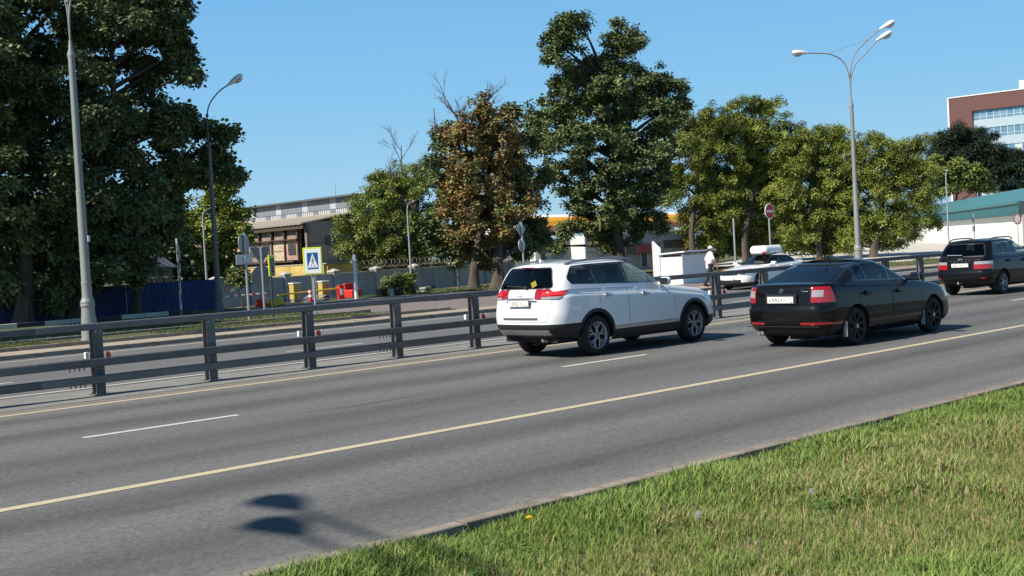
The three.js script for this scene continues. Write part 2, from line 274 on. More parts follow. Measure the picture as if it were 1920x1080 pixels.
function rimOf(T, depth) { // skirt round the open border of a cut-out, so that it has an edge
  const key = v => v[0].toFixed(4) + ',' + v[1].toFixed(4) + ',' + v[2].toFixed(4), E = new Map();
  for (const t of T) for (let i = 0; i < 3; i++) { const a = t[i], b = t[(i + 1) % 3], r = key(b) + '|' + key(a); if (E.has(r)) E.delete(r); else E.set(key(a) + '|' + key(b), [a, b]); }
  const pos = []; for (const [a, b] of E.values()) { const A = a.slice(0, 3), B = b.slice(0, 3), A2 = A.map((x, i) => x - depth * a[3 + i]), B2 = B.map((x, i) => x - depth * b[3 + i]); pos.push(...A, ...A2, ...B, ...B, ...A2, ...B2); }
  const g = new THREE.BufferGeometry(); g.setAttribute('position', new THREE.Float32BufferAttribute(pos, 3)); g.computeVertexNormals(); g.setAttribute('uv', new THREE.Float32BufferAttribute(new Float32Array(pos.length / 3 * 2), 2)); return g;
}
const tint = (r, g, b) => phys(r, g, b, .03, { transmission: 1, thickness: 0, ior: 1.5, specularIntensity: 1 });
const darkTint = tint(.035, .04, .05), clearTint = tint(.62, .72, .68), midTint = tint(.22, .25, .25);
const lampRed = phys(.3, .006, .01, .12, { clearcoat: 1, clearcoatRoughness: .03 }), lampClear = phys(.42, .38, .37, .1, { clearcoat: 1, clearcoatRoughness: .03, metalness: .3 }), lampDark = phys(.12, .004, .01, .12, { clearcoat: 1 });
const gloss = phys(.008, .008, .01, .15, { clearcoat: 1 });
const headGlass = phys(.5, .52, .55, .08, { clearcoat: 1, metalness: .5 });
const paint = (r, g, b, rough = .35, coat = 1, spec = .3) => phys(r, g, b, rough, { clearcoat: coat, clearcoatRoughness: .025, specularIntensity: spec });

function wheel(parent, x, z, r, w, style) { // axle along z; outer face towards sign(z)
  const s = Math.sign(z), q = new THREE.Group(); q.name = 'wheel'; q.position.set(x, r, z); parent.add(q); if (s < 0) q.rotation.y = Math.PI;
  const hw = w / 2, rr = style.rim, t = lathe([[rr - .01, -hw + .01], [rr + .02, -hw], [r - .05, -hw], [r - .012, -hw + .025], [r, -hw + .06], [r, hw - .06], [r - .012, hw - .025], [r - .05, hw], [rr + .025, hw + .003], [rr - .008, hw - .012]], 40); t.rotateX(Math.PI / 2);
  const grooves = []; for (const gz of [-.05, 0, .05]) grooves.push(new THREE.TorusGeometry(r - .002, .006, 6, 40).translate(0, 0, gz * w / .22));
  mesh('tyre', [t, ...grooves], rubber, q);
  const rim = [], barrel = lathe([[rr - .012, -hw + .01], [rr - .03, -.04], [rr - .03, hw - .03], [rr + .004, hw - .004], [rr + .008, hw - .012]], 40); barrel.rotateX(Math.PI / 2); rim.push(barrel);
  const N = style.spokes, z1 = hw - .012;
  for (let k = 0; k < N; k++) { const a = k / N * 2 * Math.PI + .3; const pt = (rad, ang, zz) => [rad * Math.cos(ang), rad * Math.sin(ang), zz];
    if (style.twin) { for (const e of [-1, 1]) { const m = rr * .5; rim.push(bar(pt(.03, a + e * .25, z1 - .012), pt(m, a + e * .12, z1 - .01), .017, 6, .014)); rim.push(bar(pt(m, a + e * .12, z1 - .01), pt(rr - .01, a + e * .16, z1 - .006), .014, 6, .011)); rim.push(bar(pt(m, a + e * .12, z1 - .01), pt(rr - .01, a + e * .44, z1 - .006), .012, 6, .01)); } }
    else for (const e of [-1, 1]) rim.push(bar(pt(.04, a + e * .2, z1 - .014), pt(rr - .006, a + e * (style.spread ?? .1), z1 - .006), .016, 6, .012)); }
  rim.push(cyl(.07, .06, .03, 0, 0, z1 - .012, Math.PI / 2, 0, 0, 20));
  const rm = mesh('rim', rim, style.mat, q); mesh('hub_cap', cyl(.032, .03, .012, 0, 0, z1 + .006, Math.PI / 2, 0, 0, 16), style.cap || chrome, q);
  mesh('brake_disc', [cyl(rr - .05, rr - .05, .02, 0, 0, 0, Math.PI / 2, 0, 0, 28), cyl(rr - .035, rr - .035, .006, 0, 0, -.05, Math.PI / 2, 0, 0, 28)], style.disc || darkIn, q);
  return q;
}
const plateTex = (main, region) => canvasTex(520, 112, (c, w, h) => { c.fillStyle = '#f4f3ea'; c.fillRect(0, 0, w, h); c.strokeStyle = '#1a1a1a'; c.lineWidth = 5; c.strokeRect(5, 5, w - 10, h - 10); if (!main) return; c.beginPath(); c.moveTo(384, 5); c.lineTo(384, h - 5); c.stroke(); c.fillStyle = '#141414'; c.textBaseline = 'alphabetic'; let x = 30; for (const ch of main) { const num = ch >= '0' && ch <= '9'; c.font = `bold ${num ? 96 : 72}px sans-serif`; c.fillText(ch, x, 92); x += num ? 58 : 57; } c.font = 'bold 60px sans-serif'; c.fillText(region, region.length > 2 ? 394 : 412, 62); c.font = 'bold 26px sans-serif'; c.fillText('RUS', 394, 98); c.fillStyle = '#fff'; c.fillRect(460, 78, 40, 8); c.fillStyle = '#2a4fa8'; c.fillRect(460, 86, 40, 8); c.fillStyle = '#c0202a'; c.fillRect(460, 94, 40, 8); });
function licensePlate(parent, main, region, x, y, z = 0, front = false) {
  const w = .52, h = .112, q = mesh('licence_plate', rbox(.008, h + .016, w + .016, .003), blackTrim, parent); q.position.set(x, y, z);
  const m = mesh('plate_face', new THREE.PlaneGeometry(w, h), new THREE.MeshStandardMaterial({ map: plateTex(main, region), roughness: .4 }), q); m.rotation.y = front ? Math.PI / 2 : -Math.PI / 2; m.position.x = front ? .0065 : -.0065; return q;
}
function buildCar(S) {
  const root = thing(S.name, S.label, S.category || 'car', S.pos, S.turn || 0);
  if (S.scale) root.scale.setScalar(S.scale);
  const ysh = curve(S.shoulder), ybt = curve(S.bottom), sI = curve(S.sideInset), rI = curve(S.rearInset), fI = curve(S.frontInset);
  const low = { at: v => ({ xr: rI(v), xf: S.L - fI(v), w: S.W / 2 - sI(v), rcx: S.rc[0], rcz: S.rc[1], fcx: S.fc[0], fcz: S.fc[1], rb: S.rb, fb: S.fb, xm: S.L * .48, hl: S.L / 2, pt: S.pt }), y0: ybt, y1: ysh, crown: curve(S.deckCrown) };
  const vr = []; for (let i = 0; i <= 20; i++) vr.push(i / 20 * .86); for (let i = 1; i <= 8; i++) vr.push(.86 + i / 8 * .14);
  let B = shell(low, vr, [.985, .96, .9, .8, .65, .5, .25, 0]);
  const cr = curve(S.cabRear), cf = curve(S.cabFront), cw = curve(S.cabWidth), rt = curve(S.roof);
  const cab = { at: v => ({ xr: cr(v), xf: cf(v), w: cw(v), rcx: S.crc[0], rcz: S.crc[1], fcx: .34, fcz: .22, rb: S.crb ?? .1, fb: S.cfb ?? .22, xm: S.L * .45, hl: S.L / 2, pt: .04 }), y0: x => ysh(x) - .05, y1: rt, crown: () => S.roofCrown };
  const vc = []; for (let i = 0; i <= 16; i++) vc.push(i / 16 * .85); for (let i = 1; i <= 8; i++) vc.push(.85 + i / 8 * .15);
  let K = shell(cab, vc, [.98, .94, .85, .7, .5, .25, 0]);
  const R = S.paint, front = [[-1, 0, 0, -S.L * .5]], right = [0, 0, -1, -.25], left = [0, 0, 1, -.25];
  for (const p of S.pre || []) { const [a, b] = cut(B, p.planes); B = b; mesh(p.name, [trisGeo(a, p.off), rimOf(a.map(q => q.map(v => v.map((x, i) => i < 3 ? x + p.off * v[3 + i] : x))), p.off + .01)], p.mat, root); }
  // wheel openings
  for (const wx of S.axles) for (const sd of [right, left]) B = cut(B, [...polyPlanes(circlePts(wx, S.arch[1], S.arch[0])), sd])[1];
  const lower = S.clad; // dark cladding / sill / lower bumper below a line
  let cladT = [];
  if (lower) for (const pl of lower) { const [a, b] = cut(B, pl); cladT.push(...a); B = b; }
  const take = (src, planes) => { const [a, b] = cut(src === 'B' ? B : K, planes); if (src === 'B') B = b; else K = b; return a; };
  // arch lips
  for (const wx of S.axles) for (const sd of [right, left]) cladT.push(...(S.archLip ? take('B', [...polyPlanes(circlePts(wx, S.arch[1], S.arch[0] + S.archLip)), sd]) : []));
  if (cladT.length) mesh('lower_cladding', trisGeo(cladT, .004), S.cladMat || blackTrim, root);
  if (S.stripes) for (const st of S.stripes) { const t = take('B', st.planes); if (t.length) mesh(st.name, [trisGeo(t, .004), rimOf(t, .004)], st.mat, root); }
  // lamps and other pieces let into the body
  for (const p of S.insets || []) for (const side of p.mirror === false ? [1] : [1, -1]) {
    const pl = p.planes.map(q => [q[0], q[1], q[2] * side, q[3]]); let t = take('B', pl); if (p.cabin) t = t.concat(take('K', pl)); if (!t.length) continue;
    const m = mesh(p.name, [trisGeo(t, p.off ?? .006), trisGeo(t, -.004), rimOf(t.map(q => q.map(v => v.map((x, i) => i < 3 ? x + (p.off ?? .006) * v[3 + i] : x))), .01)], p.mat, root); if (p.label) m.userData.label = p.label;
    for (const c of p.sub || []) { const [a] = cut(t, c.planes.map(q => [q[0], q[1], q[2] * side, q[3]])); if (a.length) mesh(c.name, trisGeo(a, (p.off ?? .006) + .004), c.mat, m); }
  }
  // panes: seal ring then glass, for each side; rear and front screens
  const pane = (name, planesFn, mat) => { const ring = take('K', planesFn(.018)); const [gl, rg] = cut(ring, planesFn(0)); if (rg.length) mesh('window_seal', trisGeo(rg, .001), blackTrim, root).userData.kind = 'stuff'; if (gl.length) mesh(name, trisGeo(gl, -.005), mat, root); };
  for (const side of [1, -1]) { // one dark surround with the panes let into it
    let D = take('K', [...polyPlanes(rounded(S.dlo, .05, 3), 0, 1, .02), [0, 0, -side, -.35]]);
    for (const w of S.windows) { const [gl, rest] = cut(D, [...polyPlanes(rounded(w.pts, w.r ?? .05, 3), 0, 1, 0), [0, 0, -side, -.35]]); D = rest; if (gl.length) mesh('side_window', trisGeo(gl, -.005), w.mat, root); }
    mesh('window_surround', trisGeo(D, .001), gloss, root);
  }
  { const P = rounded(S.rearWin.pts, .06, 3); pane('rear_window', gr => [...polyPlanes(P, 2, 1, gr), [1, 0, 0, S.rearWin.x]], S.rearWin.mat); }
  { const P = rounded(S.windscreen.pts, .08, 3); pane('windscreen', gr => [...polyPlanes(P, 2, 1, gr), [-1, 0, 0, -S.windscreen.x]], S.windscreen.mat); }
  // doors: a thin dark gap round each panel
  for (const d of S.doors) for (const side of [1, -1]) {
    const pl = g => [...polyPlanes(d.pts, 0, 1, g), [0, 0, -side, -.4]]; const t = take('B', pl(.006)), [inn, gap] = cut(t, pl(0)); if (!inn.length) continue;
    mesh('door_gap', trisGeo(gap, -.006), darkIn, root).userData.kind = 'stuff'; const dm = mesh('door', [trisGeo(inn), rimOf(inn, .008)], R, root);
    const hz = side * (S.W / 2 + .012); const hd = mesh('door_handle', [rbox(.2, .032, .028, .012, d.handle[0], d.handle[1], hz + side * .014), ball(.06, d.handle[0], d.handle[1], hz - side * .018, 1.3, .75, .35, 12)], S.handleMat || R, dm);
  }
  if (S.tailgate) { const pl = g => [...polyPlanes(S.tailgate, 2, 1, g), [1, 0, 0, .5]]; const t = take('B', pl(.006)), [inn, gap] = cut(t, pl(0)); mesh('tailgate_gap', trisGeo(gap, -.006), darkIn, root).userData.kind = 'stuff'; mesh('tailgate', [trisGeo(inn), rimOf(inn, .008)], R, root); }
  mesh('body', trisGeo(B), R, root); mesh('cabin', trisGeo(K), R, root);
  // floor, wheel housings, seats
  for (const wx of S.axles) for (const sd of [1, -1]) { mesh('wheel_housing', [place(new THREE.CylinderGeometry(S.arch[0] + .02, S.arch[0] + .02, .38, 28, 1, true, Math.PI / 2 + .1, Math.PI - .2), wx, S.arch[1], sd * (S.W / 2 - .22), Math.PI / 2), place(new THREE.CircleGeometry(S.arch[0] + .02, 28, .1, Math.PI - .2), wx, S.arch[1], sd * (S.W / 2 - .41))], darkIn, root); }
  mesh('underbody', [box(S.L - .5, .1, S.W - .5, S.L / 2, S.floor, 0), box(S.L - .9, .12, .3, S.L / 2, S.floor - .06, 0), ...S.axles.map(a => cyl(.045, .045, S.W - .5, a, S.wheel[0], 0, Math.PI / 2, 0, 0, 8))], darkIn, root);
  const ix = S.seatX, iy = S.floor + .1, seat = (x, z, w) => [rbox(.5, .16, w, .06, x, iy + .22, z), rbox(.15, .6, w * .92, .06, x - .27, iy + .55, z, 0, 0, .2), rbox(.09, .2, Math.min(w, .26), .04, x - .36, iy + .95, z, 0, 0, .2)];
  for (const sz of [.37, -.37]) mesh('seat', seat(ix, sz, .5), std(.03, .03, .032, .9), root); mesh('rear_bench', seat(ix - .85, 0, 1.25).slice(0, S.fast ? 1 : 2), std(.03, .03, .032, .9), root);
  mesh('dashboard', [rbox(.4, .28, S.W - .4, .08, ix + .95, ysh(ix + .95) - .2, 0), new THREE.TorusGeometry(.18, .018, 8, 24).rotateY(Math.PI / 2).rotateZ(-.4).translate(ix + .58, ysh(ix + .9) - .06, -.37)], std(.02, .02, .022, .7), root);
  for (const a of S.axles) for (const sd of [1, -1]) wheel(root, a, sd * (S.W / 2 - S.wheel[1] / 2 - (S.wheelIn ?? .025)), S.wheel[0], S.wheel[1], S.rims);
  // mirrors
  for (const sd of [1, -1]) { const [mx, my] = S.mirror, m = mesh('wing_mirror', [rbox(.13, .145, .23, .055, mx, my, sd * (S.W / 2 + .09), 0, sd * -.12, 0, 4), rbox(.07, .05, .16, .02, mx + .03, my - .05, sd * (S.W / 2 - .04))], S.mirrorMat || R, root); mesh('mirror_glass', rbox(.012, .115, .19, .005, mx - .066, my, sd * (S.W / 2 + .1), 0, sd * -.12, 0), S.mirrorBack || chrome, m); }
  return root;
}

// ───────────────────────── the vehicles ─────────────────────────
const ge = (axis, v) => { const p = [0, 0, 0, -v]; p[axis] = -1; return p; }, le = (axis, v) => { const p = [0, 0, 0, v]; p[axis] = 1; return p; };
{ // white crossover in the far lane
  const white = paint(.8, .805, .8, .4);
  const S = {
    name: 'crossover', label: 'white crossover with dark tinted rear glass and two-tone spoked wheels beside the guard rail', category: 'car', pos: [14.13, 0, -15.38],
    L: 4.66, W: 1.8, paint: white, axles: [1.02, 3.68], wheel: [.352, .225], arch: [.405, .36], floor: .33, seatX: 2.35,
    shoulder: [[0, 1.2], [.5, 1.235], [1.4, 1.21], [2.4, 1.17], [2.95, 1.13], [3.4, 1.07], [3.95, .99], [4.35, .9], [4.66, .78]],
    bottom: [[0, .4], [.5, .36], [.9, .25], [1.6, .24], [3.2, .24], [3.9, .27], [4.3, .24], [4.66, .26]],
    sideInset: [[0, .1], [.08, .055], [.2, .02], [.45, 0], [.72, .006], [.83, .008], [.85, .018], [.862, .034], [.93, .052], [.97, .075], [1, .1]],
    rearInset: [[0, .16], [.1, .07], [.2, .015], [.42, 0], [.6, .02], [.8, .05], [.93, .075], [1, .12]],
    frontInset: [[0, .14], [.12, .03], [.3, 0], [.5, .01], [.8, .05], [.93, .1], [1, .2]],
    rc: [.36, .32], fc: [.62, .4], rb: .07, fb: .2, pt: .05,
    deckCrown: [[0, .0], [2.6, .03], [3.2, .05], [4.2, .04], [4.66, .01]],
    cabRear: [[0, .09], [.5, .19], [.85, .27], [.95, .3], [1, .37]], cabFront: [[0, 3.18], [.5, 2.72], [.85, 2.36], [.95, 2.22], [1, 2.08]],
    cabWidth: [[0, .855], [.5, .8], [.8, .742], [.9, .715], [.96, .68], [1, .62]], crc: [.3, .24],
    roof: [[.2, 1.585], [.8, 1.625], [1.6, 1.64], [2.3, 1.62], [3, 1.58]], roofCrown: .035,
    pre: [{ name: 'skid_plate', mat: silver, off: .02, planes: [ge(1, .43), le(1, .505), le(0, .5), ge(2, -.62), le(2, .62)] }, { name: 'bumper_step', mat: std(.08, .085, .09, .6), off: .02, planes: [ge(1, .7), le(1, .725), le(0, .4), ge(2, -.43), le(2, .43)] }],
    clad: [[le(1, .42), ge(0, 1.2), le(0, 3.6), ge(2, .5)], [le(1, .42), ge(0, 1.2), le(0, 3.6), le(2, -.5)], [le(1, .605), le(0, .95)], [le(1, .48), ge(0, 3.9)]], archLip: .06,
    stripes: [
      { name: 'door_strip', mat: silver, planes: [ge(1, .425), le(1, .475), ge(0, 1.5), le(0, 3.2), ge(2, .5)] },
      { name: 'door_strip', mat: silver, planes: [ge(1, .425), le(1, .475), ge(0, 1.5), le(0, 3.2), le(2, -.5)] },
    ],
    insets: [
      { name: 'tail_light', mat: lampRed, off: .012, planes: [ge(1, 1.035), le(1, 1.2), le(0, .5), ge(2, .34), [.55, -1, 0, -.93], [0, -.6, -1, -.98], [1, 1.1, 0, 1.68]], sub: [{ name: 'lamp_lens', mat: lampClear, planes: [le(1, 1.075), ge(2, .5)] }, { name: 'brake_lamp', mat: phys(.7, .03, .03, .1, { clearcoat: 1 }), planes: [ge(1, 1.1), le(1, 1.16), ge(2, .5)] }] },
      { name: 'rear_reflector', mat: lampRed, off: .012, planes: [ge(1, .47), le(1, .6), le(0, .5), ge(2, .62), le(2, .78)] },
      { name: 'head_light', mat: headGlass, off: .008, planes: [ge(1, .78), le(1, .93), ge(0, 4.0), ge(2, .42), [.2, -1, 0, .04]] },
    ],
    dlo: [[.43, 1.37], [.60, 1.56], [1.04, 1.578], [1.86, 1.582], [2.28, 1.535], [2.62, 1.39], [2.92, 1.2], [2.88, 1.18], [1.9, 1.225], [.53, 1.262]],
    windows: [
      { pts: [[.43, 1.37], [.60, 1.55], [1.04, 1.575], [1.05, 1.255], [.53, 1.265]], mat: darkTint },
      { pts: [[1.08, 1.576], [1.8, 1.58], [1.86, 1.23], [1.08, 1.252]], mat: darkTint },
      { pts: [[1.86, 1.578], [2.28, 1.53], [2.62, 1.385], [2.9, 1.205], [2.88, 1.185], [1.92, 1.228]], mat: clearTint },
    ],
    rearWin: { x: .75, mat: darkTint, pts: [[-.67, 1.225], [.67, 1.225], [.52, 1.56], [-.52, 1.56]] }, windscreen: { x: 2.0, mat: clearTint, pts: [[-.78, 1.16], [.78, 1.16], [.58, 1.575], [-.58, 1.575]] },
    doors: [{ pts: [[1.16, 1.25], [1.84, 1.23], [1.84, .485], [1.5, .485], [1.1, .8]], handle: [1.3, 1.035] }, { pts: [[1.86, 1.23], [2.9, 1.18], [3.12, .95], [3.12, .485], [1.86, .485]], handle: [2.28, 1.0] }],
    handleMat: chrome, tailgate: [[-.72, 1.19], [.72, 1.19], [.7, 1.04], [.62, .65], [-.62, .65], [-.7, 1.04]],
    rims: { rim: .235, spokes: 5, twin: true, mat: std(.4, .4, .41, .3, .85), disc: darkIn }, mirror: [2.75, 1.2], mirrorMat: white, mirrorBack: blackTrim,
  };
  const c = buildCar(S);
  for (const s of [1, -1]) mesh('roof_rail', [tube([[.55, 1.615, s * .63], [.75, 1.65, s * .64], [1.5, 1.68, s * .645], [2.1, 1.65, s * .63], [2.25, 1.615, s * .61]], .02, 24, 8)], std(.3, .31, .32, .4, .7), c);
  mesh('brake_light', rbox(.03, .022, .3, .006, .262, 1.578, 0), lampDark, c);
  mesh('roof_antenna', [prism([[0, 0], [.12, 0], [.02, .06]], .03).translate(.55, 1.66, -.015)], white, c);
  mesh('rear_wiper', [bar([.105, 1.25, .1], [.13, 1.275, -.42], .012, 6), rbox(.05, .05, .07, .015, .1, 1.24, .1)], blackTrim, c);
  mesh('plate_garnish', [rbox(.03, .028, .78, .01, .0, 1.055, 0)], chrome, c);
  mesh('exhaust_pipe', cyl(.03, .03, .12, .15, .33, .45, 0, 0, Math.PI / 2), chrome, c);
  mesh('tailgate_emblem', [new THREE.CircleGeometry(.028, 3).rotateZ(Math.PI / 2).translate(0, .028, 0), new THREE.CircleGeometry(.028, 3).rotateZ(Math.PI / 2).translate(.026, -.018, 0), new THREE.CircleGeometry(.028, 3).rotateZ(Math.PI / 2).translate(-.026, -.018, 0)].map(g => g.rotateY(-Math.PI / 2).translate(.013, 1.12, 0)), chrome, c);
  const pw = mesh('rear_window_sticker', new THREE.PlaneGeometry(.13, .09), std(.3, .27, .02, .6), c); pw.position.set(.1, 1.3, .3); pw.rotation.set(0, -Math.PI / 2, .35); pw.rotation.order = 'YXZ';
  licensePlate(c, 'У242УВ', '77', -.012, .975);
}
{ // black liftback in the middle lane
  const black = paint(.004, .0042, .0048, .4, .65, .1);
  const S = {
    name: 'liftback', fast: true, label: 'black liftback with black wheels and red and white tail lights in the middle lane', category: 'car', pos: [16.84, 0, -11.88],
    L: 4.55, W: 1.76, paint: black, axles: [.95, 3.5], wheel: [.322, .215], arch: [.362, .335], floor: .25, seatX: 2.2,
    shoulder: [[0, 1.04], [.35, 1.075], [.9, 1.05], [2, 1.0], [2.8, .98], [3.2, .955], [3.8, .87], [4.25, .77], [4.55, .66]],
    bottom: [[0, .27], [.4, .22], [.8, .19], [1.5, .18], [3, .18], [3.8, .17], [4.55, .2]],
    sideInset: [[0, .12], [.08, .06], [.22, .015], [.45, 0], [.7, .012], [.85, .025], [.93, .045], [.97, .065], [1, .095]],
    rearInset: [[0, .14], [.1, .05], [.22, .01], [.5, 0], [.56, .03], [.8, .05], [.94, .07], [.98, .09], [1, .12]],
    frontInset: [[0, .12], [.12, .03], [.3, 0], [.55, .01], [.8, .06], [1, .2]],
    rc: [.34, .34], fc: [.62, .42], rb: .09, fb: .2, pt: .055,
    deckCrown: [[0, .015], [.6, .03], [2.6, .03], [3.2, .05], [4.2, .035], [4.55, .01]],
    cabRear: [[0, .3], [.3, .56], [.6, .86], [.85, 1.16], [.95, 1.33], [1, 1.5]], cabFront: [[0, 3.12], [.5, 2.66], [.85, 2.26], [.95, 2.1], [1, 1.92]],
    cabWidth: [[0, .838], [.5, .775], [.8, .705], [.9, .67], [.96, .63], [1, .57]], crc: [.3, .22], crb: .06,
    roof: [[.2, 1.33], [1.2, 1.39], [1.7, 1.41], [2.3, 1.385], [3, 1.34]], roofCrown: .035,
    clad: [],
    insets: [
      { name: 'tail_light', mat: lampRed, off: .01, planes: [ge(1, .77), le(1, 1.025), le(0, .42), ge(2, .545), [1, .25, 0, .56]], sub: [{ name: 'reverse_lamp', mat: lampClear, planes: [ge(1, .86), le(1, .97), ge(2, .56), le(2, .72)] }] },
      { name: 'bumper_reflector', mat: lampRed, off: .006, planes: [ge(1, .405), le(1, .445), le(0, .55), ge(2, .36)] },
      { name: 'head_light', mat: headGlass, off: .008, planes: [ge(1, .62), le(1, .78), ge(0, 3.95), ge(2, .45)] },
    ],
    dlo: [[.96, 1.1], [1.12, 1.29], [1.3, 1.34], [2.0, 1.37], [2.36, 1.33], [2.88, 1.045], [2.84, 1.026], [1.32, 1.08]],
    windows: [
      { pts: [[.98, 1.1], [1.14, 1.29], [1.3, 1.335], [1.32, 1.085]], mat: darkTint, r: .03 },
      { pts: [[1.36, 1.342], [2.0, 1.365], [2.04, 1.055], [1.36, 1.083]], mat: darkTint },
      { pts: [[2.06, 1.365], [2.36, 1.325], [2.86, 1.045], [2.84, 1.03], [2.1, 1.055]], mat: midTint },
    ],
    rearWin: { x: 1.35, mat: darkTint, pts: [[-.69, 1.085], [.69, 1.085], [.54, 1.35], [-.54, 1.35]] }, windscreen: { x: 2.0, mat: clearTint, pts: [[-.74, 1.02], [.74, 1.02], [.54, 1.35], [-.54, 1.35]] },
    doors: [{ pts: [[1.1, 1.07], [2.06, 1.03], [2.06, .3], [1.42, .3], [1.06, .7]], handle: [1.28, .86] }, { pts: [[2.08, 1.03], [3.0, .99], [3.08, .85], [3.08, .3], [2.08, .3]], handle: [2.3, .84] }],
    tailgate: [[-.74, 1.06], [.74, 1.06], [.6, .655], [-.6, .655]],
    rims: { rim: .228, spokes: 8, spread: .07, mat: std(.014, .014, .015, .35, .3), cap: silver, disc: std(.05, .05, .05, .5, .6) }, mirror: [2.72, 1.06], mirrorBack: chrome,
  };
  const c = buildCar(S);
  mesh('side_moulding', [...[1, -1].flatMap(s => [rbox(.78, .05, .02, .009, 1.64, .5, s * .875), rbox(.94, .05, .02, .009, 2.54, .5, s * .875)])], black, c);
  for (const s of [1, -1]) for (const x of [.56, 3.08]) mesh('mud_flap', rbox(.02, .26, .07, .008, x + (x < 1 ? .03 : .02), .3, s * .85), std(.3, .3, .3, .45), c);
  mesh('exhaust_pipe', [cyl(.035, .035, .14, .19, .26, -.56, 0, 0, Math.PI / 2), cyl(.035, .035, .14, .17, .26, -.47, 0, 0, Math.PI / 2)], silver, c);
  mesh('plate_recess', [rbox(.03, .17, .62, .01, .028, .83, 0)], std(.004, .004, .005, .6), c);
  mesh('bumper_lip', [rbox(.04, .012, 1.42, .005, .03, .375, 0)], std(.05, .05, .05, .3, .6), c);
  mesh('roof_antenna', [bar([1.55, 1.44, 0], [1.25, 1.56, 0], .006, 6), cyl(.022, .016, .03, 1.56, 1.445, 0)], blackTrim, c);
  mesh('tailgate_badge', [new THREE.TorusGeometry(.032, .005, 6, 24).rotateY(Math.PI / 2).translate(.045, .975, 0), rbox(.006, .01, .035, .003, .042, .98, 0)], chrome, c);
  mesh('model_script', [tube([[.085, .965, .36], [.08, .985, .38], [.08, .96, .4], [.085, .955, .43], [.09, .96, .46], [.1, .955, .5], [.11, .96, .53]], .005, 30, 5)], chrome, c);
  licensePlate(c, 'А992РУ', '777', .006, .825);
}
{ // dark SUV further ahead in the far lane, cut by the right edge of the picture
  const dark = paint(.004, .0045, .0065, .4, .7, .1);
  const S = {
    name: 'sport_utility', label: 'black sport utility vehicle with roof rails, farthest along the near carriageway', category: 'car', pos: [31.0, 0, -16.0], scale: .93,
    L: 4.6, W: 1.75, paint: dark, axles: [.95, 3.65], wheel: [.352, .225], arch: [.4, .36], floor: .33, seatX: 2.3,
    shoulder: [[0, 1.1], [.5, 1.15], [1.4, 1.13], [2.6, 1.11], [3.0, 1.08], [3.6, 1.02], [4.3, .9], [4.6, .78]],
    bottom: [[0, .36], [.5, .32], [.9, .25], [1.6, .24], [3.2, .24], [3.9, .27], [4.6, .26]],
    sideInset: [[0, .1], [.08, .05], [.2, .02], [.45, 0], [.72, .012], [.86, .03], [.93, .05], [.97, .075], [1, .11]],
    rearInset: [[0, .14], [.1, .06], [.2, .01], [.42, 0], [.5, .03], [.8, .05], [.93, .07], [1, .1]], frontInset: [[0, .14], [.12, .03], [.3, 0], [.5, .01], [.8, .05], [1, .2]],
    rc: [.3, .3], fc: [.6, .4], rb: .06, fb: .18, pt: .05, deckCrown: [[0, .0], [2.6, .03], [3.2, .05], [4.6, .02]],
    cabRear: [[0, .08], [.5, .22], [.85, .36], [.95, .42], [1, .5]], cabFront: [[0, 3.1], [.5, 2.68], [.85, 2.36], [.95, 2.22], [1, 2.08]],
    cabWidth: [[0, .83], [.5, .765], [.8, .7], [.9, .665], [.96, .625], [1, .57]], crc: [.3, .24],
    roof: [[.2, 1.56], [.8, 1.6], [1.6, 1.61], [2.3, 1.59], [3, 1.55]], roofCrown: .035,
    clad: [], insets: [
      { name: 'tail_light', mat: lampRed, off: .012, planes: [ge(1, .78), le(1, 1.0), le(0, .36), ge(2, .4)], sub: [{ name: 'lamp_lens', mat: lampClear, planes: [ge(1, .92), ge(2, .42)] }] },
      { name: 'bumper_reflector', mat: lampRed, off: .006, planes: [ge(1, .5), le(1, .54), le(0, .5), ge(2, .62), le(2, .72)] },
    ],
    dlo: [[.5, 1.26], [.66, 1.505], [1.04, 1.53], [1.9, 1.535], [2.28, 1.495], [2.6, 1.355], [2.88, 1.152], [1.9, 1.17], [.55, 1.205]],
    windows: [
      { pts: [[.5, 1.26], [.66, 1.5], [1.04, 1.525], [1.05, 1.2], [.55, 1.21]], mat: darkTint },
      { pts: [[1.1, 1.526], [1.84, 1.53], [1.88, 1.175], [1.1, 1.2]], mat: darkTint },
      { pts: [[1.92, 1.53], [2.28, 1.49], [2.6, 1.35], [2.86, 1.155], [1.96, 1.175]], mat: clearTint },
    ],
    rearWin: { x: .75, mat: darkTint, pts: [[-.68, 1.16], [.68, 1.16], [.56, 1.5], [-.56, 1.5]] }, windscreen: { x: 2.0, mat: clearTint, pts: [[-.76, 1.11], [.76, 1.11], [.58, 1.52], [-.58, 1.52]] },
    doors: [{ pts: [[1.12, 1.18], [1.88, 1.16], [1.88, .38], [1.5, .38], [1.08, .8]], handle: [1.3, .98] }, { pts: [[1.9, 1.16], [2.9, 1.12], [3.1, .95], [3.1, .38], [1.9, .38]], handle: [2.25, .96] }],
    tailgate: [[-.7, 1.12], [.7, 1.12], [.66, .6], [-.66, .6]],
    rims: { rim: .235, spokes: 6, spread: .12, mat: std(.3, .3, .31, .35, .8), disc: darkIn }, mirror: [2.75, 1.15], mirrorBack: chrome,
  };
  const c = buildCar(S);
  for (const s of [1, -1]) mesh('roof_rail', [tube([[.6, 1.57, s * .6], [.75, 1.635, s * .61], [1.5, 1.665, s * .61], [2.0, 1.64, s * .6], [2.15, 1.58, s * .57]], .02, 24, 8)], std(.12, .12, .13, .4, .6), c);
  mesh('rear_wiper', [bar([.08, 1.19, .05], [.1, 1.2, -.42], .014, 6)], silver, c);
  mesh('tailgate_badge', [rbox(.01, .045, .14, .012, .045, 1.075, 0)], chrome, c);
